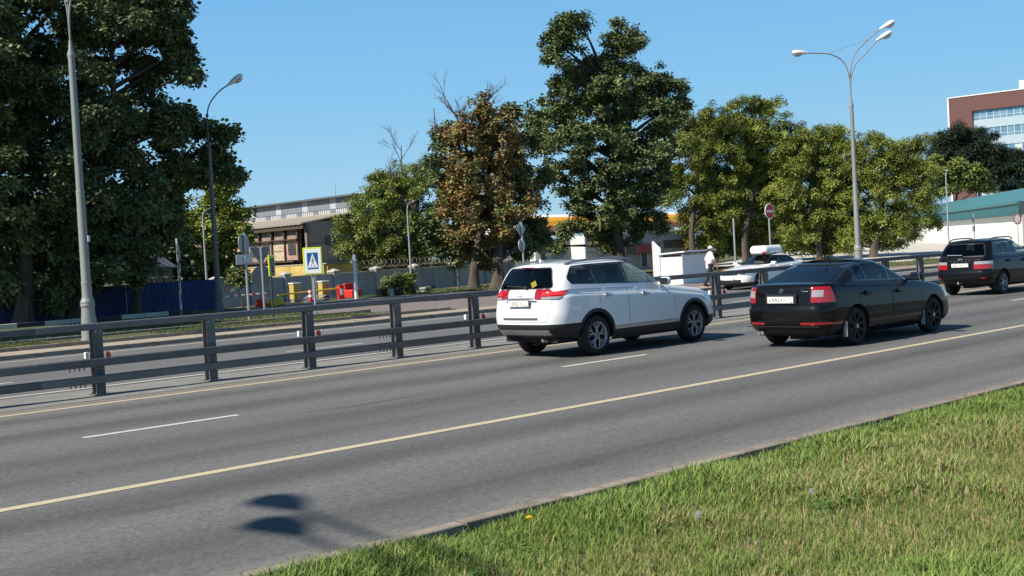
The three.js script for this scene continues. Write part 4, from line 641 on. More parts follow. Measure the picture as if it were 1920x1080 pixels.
{ // red and yellow water-filled road blocks
  const block = (label, pos, turn, mat, w = .62, h = .36) => { const p = thing('road_block', label, 'road block', pos, turn); mesh('shell', [rbox(w, h * .5, .36, .05, 0, h * .25, 0), rbox(w * .96, h * .62, .24, .05, 0, h * .69, 0)], mat, p); mesh('forklift_slot', [box(.12, .06, .37, -w * .22, .05, 0), box(.12, .06, .37, w * .22, .05, 0)], darkIn, p); mesh('filler_cap', cyl(.05, .05, .03, 0, h + .01, 0), darkIn, p); mesh('raised_mark', [rbox(w * .4, .05, .02, .008, 0, h * .68, .125)], std(.75, .25, .1, .5), p); return p; };
  block('red plastic road block beside the yellow one at the driveway', [27.7, .08, -47.0], .6, redPlastic);
  block('yellow plastic road block beside the red one at the driveway', [28.35, .08, -46.6], .6, yellowPlastic, .55);
  block('yellow plastic road block standing end on beside the black sign pole', [27.95, .08, -46.45], 1.5, yellowPlastic, .4, .33);
  const can = (label, pos, turn, w, h) => { const p = thing('plastic_bin', label, 'bin', pos, turn); mesh('tub', [rbox(w, h * .55, .55, .05, 0, h * .28, .05)], redPlastic, p); mesh('back', [rbox(w * .96, h * .9, .16, .04, 0, h * .55, -.2)], redPlastic, p); mesh('back_panel', rbox(w * .6, h * .3, .02, .01, 0, h * .78, -.11), std(.4, .02, .02, .5), p); return p; };
  can('large red plastic bin by the grey wall behind the white post', [34.16, .08, -49.3], .3, .72, .72);
  { const p = thing('traffic_post', 'short red and white striped post left of the crossing sign', 'post', [30.6, .08, -47.5]); mesh('shaft', cyl(.09, .08, .6, 0, .3, 0), redPlastic, p); mesh('white_band', [cyl(.092, .088, .12, 0, .3, 0), cyl(.087, .085, .1, 0, .5, 0)], whitePaint, p); mesh('foot', cyl(.16, .14, .05, 0, .025, 0), darkIn, p); }
  { const p = thing('boom_cabinet', 'red and white boom gate cabinet at the end of the yellow boom', 'cabinet', [32.75, .08, -48.2], .1); mesh('casing', rbox(.26, .62, .26, .03, 0, .31, 0), redPlastic, p); mesh('white_panel', rbox(.16, .3, .02, .006, -.02, .36, .135), whitePaint, p); mesh('lid', rbox(.3, .05, .3, .015, 0, .645, 0), redPlastic, p); }
  { const [p, L] = along('boom_gate', 'long yellow boom pole lying across the driveway entrance', 'boom gate', [28.9, -47.6], [33.0, -48.3]); mesh('boom', [bar([0, .52, 0], [L, .62, 0], .035, 8, .045)], yellowPlastic, p); mesh('support', [cyl(.03, .03, .5, .1, .25, 0), cyl(.035, .035, .58, L - .1, .3, 0)], galv, p); mesh('hanging_rod', [cyl(.012, .012, .35, 1.3, .36, 0), cyl(.012, .012, .35, 2.4, .36, 0)], galv, p); }
  { const [p, L] = along('striped_boom', 'red and white striped boom in front of the grey wall', 'boom gate', [26.3, -47.6], [28.7, -48.2]); const n = 11; for (let i = 0; i < n; i++) mesh('boom_band', bar([i * L / n, .62, 0], [(i + 1) * L / n, .62, 0], .036, 8), i % 2 ? redPlastic : whitePaint, p); mesh('support', [cyl(.03, .03, .6, .3, .3, 0), cyl(.02, .02, .95, .62, .48, -.1), rbox(.2, .3, .2, .02, L - .05, .3, 0)], galv, p); }
  const cab = (label, pos, turn, print) => { const p = thing('pay_cabinet', label, 'cabinet', pos, turn); const y = std(.5, .36, .1, .6); mesh('casing', rbox(.4, .74, .34, .02, 0, .5, 0), y, p); mesh('lid', rbox(.46, .06, .4, .015, 0, .9, 0), whitePaint, p); mesh('door_panel', rbox(.3, .5, .016, .006, .02, .52, .175), std(.46, .32, .09, .6), p); if (print) mesh('red_notice', [0, 1, 2].map(i => rbox(.22, .07, .01, .004, .03, .68 - i * .11, .19)), std(.5, .12, .06, .6), p); mesh('plinth', box(.34, .14, .28, 0, .07, 0), std(.2, .2, .2, .9), p); };
  cab('yellow pay cabinet with white lid, left of the large crossing sign', [30.72, .08, -49.0], .1);
  cab('yellow pay cabinet with red notice, right of the large crossing sign', [32.29, .08, -48.95], .1, true);
  { const p = thing('scrap_pile', 'low pile of grey metal sheets lying behind the boom', 'sheets', [31.3, .08, -47.9], .15); mesh('sheet', box(1.3, .03, .7, 0, .1, 0, 0, 0, .12), galv, p); mesh('sheet', box(1.1, .03, .6, .5, .22, .05, .1, .2, -.14), std(.3, .32, .36, .5, .4), p); mesh('sheet', box(.7, .03, .5, -.5, .2, 0, .2, .4, .3), signBack, p); }
  { const p = thing('lattice_post', 'twin grey lattice post behind the large crossing sign', 'post', [32.6, .08, -50.2], .3); mesh('upright', [cyl(.025, .025, 1.9, -.14, .95, 0), cyl(.025, .025, 1.9, .14, .95, 0)], galv, p); mesh('rung', Array.from({ length: 8 }, (_, i) => bar([-.14, .3 + i * .2, 0], [.14, .4 + i * .2, 0], .012, 5)), galv, p); }
  const planter = (label, pos, turn) => { const p = thing('dark_crate', label, 'crate', pos, turn); const d = std(.012, .016, .016, .7); mesh('front_board', rbox(.62, .34, .04, .01, 0, .19, .16), d, p); mesh('back_board', rbox(.62, .34, .04, .01, 0, .19, -.16), d, p); mesh('end_board', [rbox(.04, .34, .28, .01, -.29, .19, 0), rbox(.04, .34, .28, .01, .29, .19, 0)], d, p); mesh('handle_slot', rbox(.3, .05, .012, .004, .02, .2, .186), std(.14, .15, .15, .6), p); mesh('soil', box(.54, .04, .28, 0, .3, 0), std(.05, .04, .03, 1), p); };
  planter('black crate with a slot, left of two under the wall bushes', [35.0, .08, -47.95], .55); planter('black crate with a slot, right of two under the wall bushes', [35.62, .08, -47.5], .55);
  { const p = thing('stone_bollard', 'small pale stone bollard between the two black crates', 'bollard', [34.8, .08, -46.9]); mesh('stump', lathe([[.12, 0], [.13, .16], [.09, .22], [.1, .3], [.06, .34], [0, .35]], 14), std(.4, .38, .36, .9), p); }
  { const p = thing('low_bench', 'low grey concrete bench with a green back at the foot of the wall', 'bench', [38.4, .08, -48.8], .5); mesh('seat', rbox(.9, .12, .34, .03, 0, .2, 0), std(.34, .34, .31, .9), p); mesh('leg', box(.12, .16, .3, -.34, .08, 0), std(.3, .3, .28, .9), p); mesh('leg', box(.12, .16, .3, .34, .08, 0), std(.3, .3, .28, .9), p); mesh('backrest', rbox(.95, .18, .05, .015, .75, .22, 0), std(.04, .08, .06, .7), p); }
  { const p = thing('notice_board', 'small pale notice on a post in front of the grey wall', 'notice', [42.2, .08, -50.7], .4); mesh('post', cyl(.05, .045, 1.3, 0, .65, 0), std(.09, .1, .1, .8), p); mesh('panel', rbox(.36, .3, .02, .008, 0, 1.38, .04), std(.42, .36, .37, .6), p); }
}
{ // white kiosk and hoarding in front of the filling station
  const white = new THREE.MeshStandardMaterial({ map: weather(.74, .745, .75, .06, 6, 161), roughness: .55 });
  const k = thing('kiosk', 'white box kiosk with overhanging flat roof behind the crossover bonnet', 'kiosk', [40.45, .08, -33.46], .15);
  mesh('wall_panel', box(2.44, 1.26, .06, 1.25, .63, -.03), white, k); mesh('wall_panel', box(2.44, 1.26, .06, 1.25, .63, -1.07), white, k); mesh('wall_panel', box(.06, 1.2, 1.1, 0, .6, -.55), white, k); mesh('wall_panel', box(.06, 1.2, 1.1, 2.5, .6, -.55), white, k);
  mesh('roof', rbox(2.8, .06, 1.5, .012, 1.25, 1.37, -.55, -.05, 0, 0), white, k); mesh('roof_edge', [box(2.8, .03, .03, 1.25, 1.3, .16)], std(.2, .22, .26, .5), k); mesh('corner_post', [-.02, 2.52].flatMap(x => [.01, -1.11].map(z => box(.05, 1.3, .05, x, .65, z))), std(.5, .51, .53, .4, .3), k); mesh('vent_slot', box(.012, .07, .9, -.032, 1.24, -.5), darkIn, k);
  const h = thing('hoarding', 'tall white panel standing left of the kiosk with a sloping top', 'hoarding', [42.6, .08, -36.6], 0);
  const g = prism([[0, 0], [3.0, 0], [3.0, 1.95], [0, 1.6]], .08); g.rotateY(.82); mesh('panel', g, white, h); mesh('prop', [bar([.4, 0, .3], [1.0, 1.3, -.6], .03, 6), bar([1.4, 0, -.9], [1.9, 1.4, -1.8], .03, 6)], galv, h);
}

// ───────────────────────── buildings ─────────────────────────
{ // old factory hall
  const f = thing('factory_hall', 'old brick factory hall with corrugated clerestory and rusty lean-to roof', 'building', [0, 0, 0]);
  const brick = (r, g, b, s) => new THREE.MeshStandardMaterial({ map: texture(512, 512, (u, v) => { const row = Math.floor(v * 40), x = u * 20 + (row % 2) * .5, fy = v * 40 - row, fx = x - Math.floor(x), j = fy < .12 || fx < .06 ? .7 : 1, t = .75 + .5 * nA(Math.floor(x) % 20, row % 40, 20, 40), d = .7 + .6 * fbm(nB, u * 6, v * 6, 6, 6, 4); return [r * j * t * d, g * j * t * d, b * j * t * d]; }), roughness: .95 });
  const pink = brick(.42, .26, .2), tan = brick(.46, .37, .26), dull = brick(.26, .2, .17);
  const sheet = new THREE.MeshStandardMaterial({ map: weather(.24, .26, .29, .35, 14, 171), roughness: .6, metalness: .2 }), sheetPale = new THREE.MeshStandardMaterial({ map: weather(.46, .48, .5, .3, 14, 173), roughness: .6 }), slate = new THREE.MeshStandardMaterial({ map: weather(.33, .29, .24, .3, 12, 175), bumpMap: grainBump, bumpScale: .01, roughness: .95 }), rust = std(.07, .045, .035, .9), grey = new THREE.MeshStandardMaterial({ map: weather(.2, .18, .16, .3, 8, 177), roughness: .95 }), ochre = new THREE.MeshStandardMaterial({ map: weather(.5, .36, .12, .25, 8, 179), roughness: .95 });
  mesh('core', box(6, 6.6, 19, 55.6, 3.3, -84.2), dull, f);
  // clerestory: strips of corrugated sheet, pale lower row
  for (let i = 0; i < 24; i++) { const z = -74.9 - i * .79; mesh('cladding_sheet', [0, 1, 2, 3].map(k => rbox(.06, .82, .17, .02, 52.5, 6.35, z - k * .197, 0, 0, 0, 1)), i % 5 === 3 ? sheetPale : sheet, f); mesh('cladding_sheet', [0, 1, 2].map(k => rbox(.05, .5, .19, .02, 52.44, 5.66, z - k * .263, 0, 0, 0, 1)), i % 3 === 0 ? sheet : sheetPale, f); }
  for (let i = 0; i < 7; i++) mesh('cladding_sheet', [0, 1, 2].map(k => rbox(.19, 1.7, .05, .02, 52.5 + i * .79 + k * .263, 5.9, -74.6, 0, 0, 0, 1)), i % 4 ? sheet : sheetPale, f);
  mesh('roof', [box(6.9, .14, 19.6, 55.5, 6.84, -84.2)], std(.09, .1, .11, .7), f); mesh('roof_mast', [cyl(.03, .02, 1.2, 54.1, 7.5, -79.5), box(.02, .02, .3, 54.1, 7.9, -79.5)], galv, f);
  // lean-to
  for (let i = 0; i < 10; i++) { const z = -75.4 - i * 1.75; mesh('slate_sheet', [0, 1, 2, 3, 4, 5].map(k => place(new THREE.CylinderGeometry(.17, .17, 4.6, 6, 1, false, 0, Math.PI), 50.3, 5.12 - .02 * (k % 2), z - k * .29, 0, 0, Math.PI / 2 + .15)), slate, f); }
  for (let i = 0; i < 6; i++) mesh('slate_sheet', [rbox(.9, .06, 2.7, .02, 52.1, 5.48, -76.6 - i * 2.7, 0, 0, .35, 1)], slate, f);
  mesh('eaves_shadow_strip', box(.12, .3, 17.6, 48.2, 4.6, -84), rust, f);  // dark strip put under the lean-to eaves to stand for their shadow
  const cols = [pink, tan, pink, dull, pink, tan, pink, pink, dull, tan];
  for (let i = 0; i < 9; i++) { const z = -77.3 - i * 1.83; mesh('brick_panel', uvMetres(box(.3, 1.5, 1.62, 48.6, 2.95, z), .25), cols[i], f); mesh('brick_panel', uvMetres(box(.3, 1.7, 1.62, 48.6, .85, z), .25), cols[(i + 3) % 10], f); mesh('upper_panel', uvMetres(box(.25, 1.0, 1.62, 48.7, 4.2, z), .25), dull, f); if (i % 3 !== 1) { const w = mesh('window', box(.06, .8, 1.0, 48.43, 3.0, z), std(.05, .05, .055, .3), f); mesh('window_bar', [box(.03, .8, .04, 48.39, 3.0, z), box(.03, .04, 1.0, 48.39, 3.05, z)], rust, w); } mesh('post', box(.16, 4.7, .16, 48.42, 2.35, z + .915), rust, f); }
  mesh('ledge', [box(.7, .1, 16.6, 48.2, 2.1, -84.6), box(.35, .08, 16.6, 48.35, 3.72, -84.6)], rust, f); mesh('canopy_sheet', [box(1.7, .05, 5.2, 47.7, 2.0, -87, 0, 0, .2), box(1.3, .05, 4.2, 47.9, 1.72, -79.6, 0, 0, .16)], slate, f);
  for (const [z, y] of [[-86, 3.4], [-80, 2.4], [-83.5, 2.9]]) mesh('pipe', bar([47.9, y, z], [47.4, y - 2.0, z - 1.1], .05, 6), rust, f);
  mesh('catwalk_rail', [bar([47.6, 2.9, -92], [47.6, 2.9, -77], .03, 5), ...Array.from({ length: 9 }, (_, i) => bar([47.6, 2.1, -77 - i * 1.83], [47.6, 2.9, -77 - i * 1.83], .025, 5))], rust, f);
  // grey panelled end block facing the road
  for (let i = 0; i < 3; i++) for (let j = 0; j < 3; j++) mesh('wall_panel', uvMetres(box(2.66, 1.62, .24, 49.8 + i * 2.7, .85 + j * 1.66, -75.4), .3), grey, f);
  mesh('end_window', [box(2.2, .7, .1, 51.2, 3.5, -75.26), box(1.6, .7, .1, 54.2, 3.5, -75.26)], std(.02, .02, .023, .3), f); mesh('downpipe', [bar([48.5, 0, -75.2], [48.5, 4.6, -75.2], .06, 6), bar([52.5, 0, -75.2], [52.5, 4.6, -75.2], .05, 6)], rust, f);
  const s = thing('ochre_shed', 'long low ochre shed in front of the factory behind the wall', 'shed', [0, 0, 0]); for (let i = 0; i < 7; i++) mesh('wall_panel', uvMetres(box(.2, 1.75, 2.16, 46.6, .875, -71.4 - i * 2.2), .4), ochre, s); for (let i = 0; i < 2; i++) mesh('wall_panel', uvMetres(box(2.3, 1.75, .2, 47.9 + i * 2.35, .875, -70.3), .4), ochre, s); mesh('roof', box(5.0, .08, 15.8, 49.1, 1.82, -78, 0, 0, .0), slate, s);
}
{ // small slate-roofed house in the shade behind the blue fence
  const h = thing('small_house', 'small dim house with grey slate roof behind the blue fence', 'house', [27.6, 0, -59.0], .5); h.scale.set(.55, .95, .8); const wall = std(.13, .115, .09, .95), slate = std(.07, .085, .1, .7);
  mesh('wall', box(4.2, 2.2, 3.4, 0, 1.1, 0), wall, h); mesh('roof', [box(4.6, .08, 2.3, 0, 2.72, 1.0, .5), box(4.6, .08, 2.3, 0, 2.72, -1.0, -.5)], slate, h); for (let i = 0; i < 5; i++) mesh('roof_batten', box(.05, .05, 2.3, -1.9 + i * .95, 2.78, 1.0, .5), slate, h); mesh('gable', [prism([[-1.7, 0], [1.7, 0], [0, .95]], 4.1).rotateY(Math.PI / 2).translate(-2.05, 2.2, 0)], wall, h);
  for (const x of [-1, .9]) { const w = mesh('window', box(.7, .7, .06, x, 1.3, 1.72), std(.03, .035, .04, .2), h); mesh('window_frame', [box(.78, .05, .08, x, 1.68, 1.73), box(.78, .05, .08, x, .93, 1.73), box(.04, .75, .08, x, 1.3, 1.73)], whitePaint, w); }
}
{ // filling station: shop and canopy
  const s = thing('station_shop', 'grey and white filling station shop behind the tall tree', 'shop', [60.42, 0, -58.67], -.222);
  const grey = new THREE.MeshStandardMaterial({ map: weather(.36, .365, .37, .08, 6, 181), roughness: .6 }), white = new THREE.MeshStandardMaterial({ map: weather(.76, .76, .75, .05, 6, 183), roughness: .6 }), maroon = std(.22, .04, .045, .6), dark = std(.05, .04, .042, .4);
  mesh('core', slab([[.1, -.02], [9.3, -.02], [18, -21], [10.7, -22.7]], 0, 2.7), grey, s);
  for (let i = 0; i < 8; i++) mesh('facade_panel', box(1.15, 1.18, .06, .6 + i * 1.169, 2.16, .03), grey, s);
  for (let i = 0; i < 16; i++) mesh('lower_panel', box(.57, 1.5, .06, .3 + i * .5845, .78, .03), i % 3 ? std(.34, .33, .31, .7) : std(.4, .39, .37, .7), s);
  mesh('parapet', box(9.5, .1, .2, 4.68, 2.8, .04), white, s);
  const side = mesh('side_wall', prism([[0, 0], [25.9, 0], [25.9, 2.78], [0, 2.78]], .1), white, s); side.position.set(-.02, 0, 0); side.rotation.y = 1.14;
  const red = mesh('red_sign', rbox(2.3, .62, .06, .01, 1.5, 2.2, .12), maroon, s); mesh('sign_mark', [prism([[-.2, .12], [.2, .12], [0, -.2]], .01).translate(.85, 2.1, .156), box(.6, .08, .01, .95, 2.4, .156)], std(.55, .3, .3, .6), s);
  mesh('awning', [rbox(3.0, .7, .5, .02, 4.6, 1.62, .3)], dark, s); mesh('awning_stripe', box(1.6, .6, .02, 4.9, 1.62, .562), maroon, s);
  mesh('shop_window', box(1.95, .55, .06, 7.75, 1.85, .07), dark, s); mesh('shop_window', box(.6, .32, .06, 1.95, 1.6, .07), dark, s); const dw = mesh('door_window', box(.55, .9, .05, 4.95, .8, .08), dark, s); mesh('door_frame', [box(.05, .95, .07, 4.66, .8, .1), box(.05, .95, .07, 5.24, .8, .1)], white, dw);
  mesh('price_board', [rbox(.6, .75, .1, .01, 8.95, 1.75, .12)], maroon, s); mesh('round_emblem', cyl(.16, .16, .03, 8.98, 1.76, .19, Math.PI / 2, 0, 0, 24), whitePaint, s); mesh('blue_sign', rbox(.72, .26, .06, .01, 8.98, 2.36, .12), std(.04, .12, .3, .5), s);
  mesh('roof_ladder', [bar([-.5, 2.6, -6], [-.5, 3.8, -6], .04, 5), bar([-.1, 2.6, -6], [-.1, 3.8, -6], .04, 5), ...Array.from({ length: 5 }, (_, i) => bar([-.5, 2.7 + i * .22, -6], [-.1, 2.7 + i * .22, -6], .025, 5))], white, s);
  const fp = thing('flag_pole', 'thin white pole in front of the station shop', 'pole', [62.0, .08, -57.4]); mesh('pole', cyl(.06, .05, 2.9, 0, 1.45, 0), whitePaint, fp); mesh('pole_foot', cyl(.14, .14, .05, 0, .025, 0), galv, fp);
  const c = thing('station_canopy', 'yellow and red banded filling station canopy above the shop', 'canopy', [62.2, 0, -64.6], .085);
  const L = 21, D = 12, band = (y0, z0, y1, z1, m, n) => mesh(n, quad([0, y0, z0], [L, y0, z0], [L, y1, z1], [0, y1, z1]), m, c);
  const yel = std(.78, .36, .015, .5), rd = std(.62, .04, .03, .5);
  band(3.36, 0, 3.52, .1, std(.6, .2, .16, .5), 'lower_band'); band(3.52, .1, 3.66, .1, rd, 'red_band'); band(3.66, .1, 4.08, -.22, yel, 'yellow_band'); band(4.08, -.22, 4.36, -.72, yel, 'yellow_band'); band(4.36, -.72, 4.6, -1.5, white, 'white_edge');
  mesh('deck', box(L, 1.0, D, L / 2, 3.86, -D / 2 - 1.4), white, c); mesh('soffit', box(L, .06, D + 1.2, L / 2, 3.33, -D / 2 - .6), std(.4, .4, .4, .7), c);
  mesh('end_fascia', [prism([[0, 3.36], [-.1, 3.52], [-.1, 3.66], [.22, 4.08], [.72, 4.36], [1.5, 4.6], [1.5, 3.36]], .05).rotateY(Math.PI / 2).translate(-.05, 0, 0)], yel, c);
  for (const [x, z] of [[1.2, -2], [10, -2], [19, -2], [1.2, -9], [10, -9], [19, -9]]) mesh('column', rbox(.6, 3.3, .6, .04, x, 1.65, z), white, c);
  for (let i = 0; i < 6; i++) mesh('soffit_lamp', rbox(.5, .08, .3, .02, 2 + i * 3.4, 3.28, -.6), whitePaint, c);
}
{ // green-roofed white building at the right
  const b = thing('green_roofed_building', 'long white building with a dark green fascia and roof', 'building', [105.2, 0, -48.5], .636);
  const white = new THREE.MeshStandardMaterial({ map: weather(.76, .74, .68, .05, 5, 191), roughness: .8 }), g1 = new THREE.MeshStandardMaterial({ map: weather(.025, .12, .13, .12, 10, 193), roughness: .5 }), g2 = new THREE.MeshStandardMaterial({ map: weather(.06, .18, .185, .12, 10, 195), roughness: .45 }), grey = std(.28, .29, .3, .8);
  const L = 120, n = 30;
  for (let i = 0; i < n; i++) { mesh('wall_panel', uvMetres(box(L / n - .02, 2.68, .2, (i + .5) * L / n, 1.34, .1), .3), white, b); mesh('fascia_panel', box(L / n - .015, 1.2, .12, (i + .5) * L / n, 3.3, -.08), g1, b); mesh('roof_panel', uvMetres(box(L / n - .015, .08, 3.4, (i + .5) * L / n, 4.5, 1.2, -.48), .3), g2, b); }
  mesh('core', box(L - .2, 3.6, 13, L / 2, 1.8, 6.9), grey, b); mesh('soffit', box(L, .05, .6, L / 2, 2.68, -.12), std(.1, .12, .12, .8), b);
  mesh('end_wall', box(.2, 2.7, 13, -.1, 1.35, 6.7), grey, b); mesh('end_fascia', box(.2, 1.2, 13, -.1, 3.3, 6.5), std(.03, .05, .06, .6), b);
}
{ // red-brown office block far behind
  const o = thing('office_block', 'red brown office block with bands of blue glass, far right', 'building', [189.84, 0, -98.65], -1.455);
  const brown = new THREE.MeshStandardMaterial({ map: weather(.12, .05, .045, .1, 20, 201), roughness: .7 }), pale = std(.36, .46, .52, .5), glass = [phys(.16, .3, .4, .08, { metalness: .35 }), phys(.22, .36, .44, .1, { metalness: .35 }), phys(.5, .6, .55, .15)], frame = std(.62, .7, .74, .4);
  mesh('top_band', box(34, 2.5, .5, 17, 22.05, -.25), brown, o); mesh('side_band', box(3.8, 20.8, .5, 1.9, 10.4, -.25), brown, o); mesh('core', box(34, 23.2, 20, 17, 11.6, -10.6), std(.09, .05, .05, .8), o);
  for (let k = 0; k < 7; k++) { const y = 20.8 - k * 2.97; mesh('spandrel', box(30.2, 1.4, .3, 18.9, y - 2.24, -.5), pale, o); for (let i = 0; i < 14; i++) { const w = mesh('window', box(1.0, 1.5, .08, 4.4 + i * 1.07, y - .78, -.5), glass[(i * 7 + k * 5) % 11 < 6 ? 0 : (i * 3 + k) % 5 ? 1 : 2], o); mesh('window_frame', [box(.07, 1.54, .12, 4.4 + i * 1.07 - .53, y - .78, -.45), box(1.0, .06, .12, 4.4 + i * 1.07, y - 1.1, -.45)], frame, w); } }
  mesh('coping', box(34.2, .14, .8, 17, 23.37, -.3), whitePaint, o); mesh('coping', box(.3, 23.3, .4, -.12, 11.65, -.3), whitePaint, o); mesh('plant_room', [box(5, 1.5, 4, 13.6, 24.1, -3), box(.8, 1.2, .8, 12, 25.3, -3)], whitePaint, o);
}
{ const m = thing('antenna_mast', 'thin radio mast rising behind the brown tree', 'mast', [95, 0, -117]); mesh('mast', cyl(.18, .06, 20.3, 0, 10.15, 0, 0, 0, 0, 8), std(.1, .12, .15, .6), m); mesh('cross_arm', [bar([-1.2, 15.4, 0], [.2, 15.3, 0], .05, 5)], std(.1, .12, .15, .6), m); }

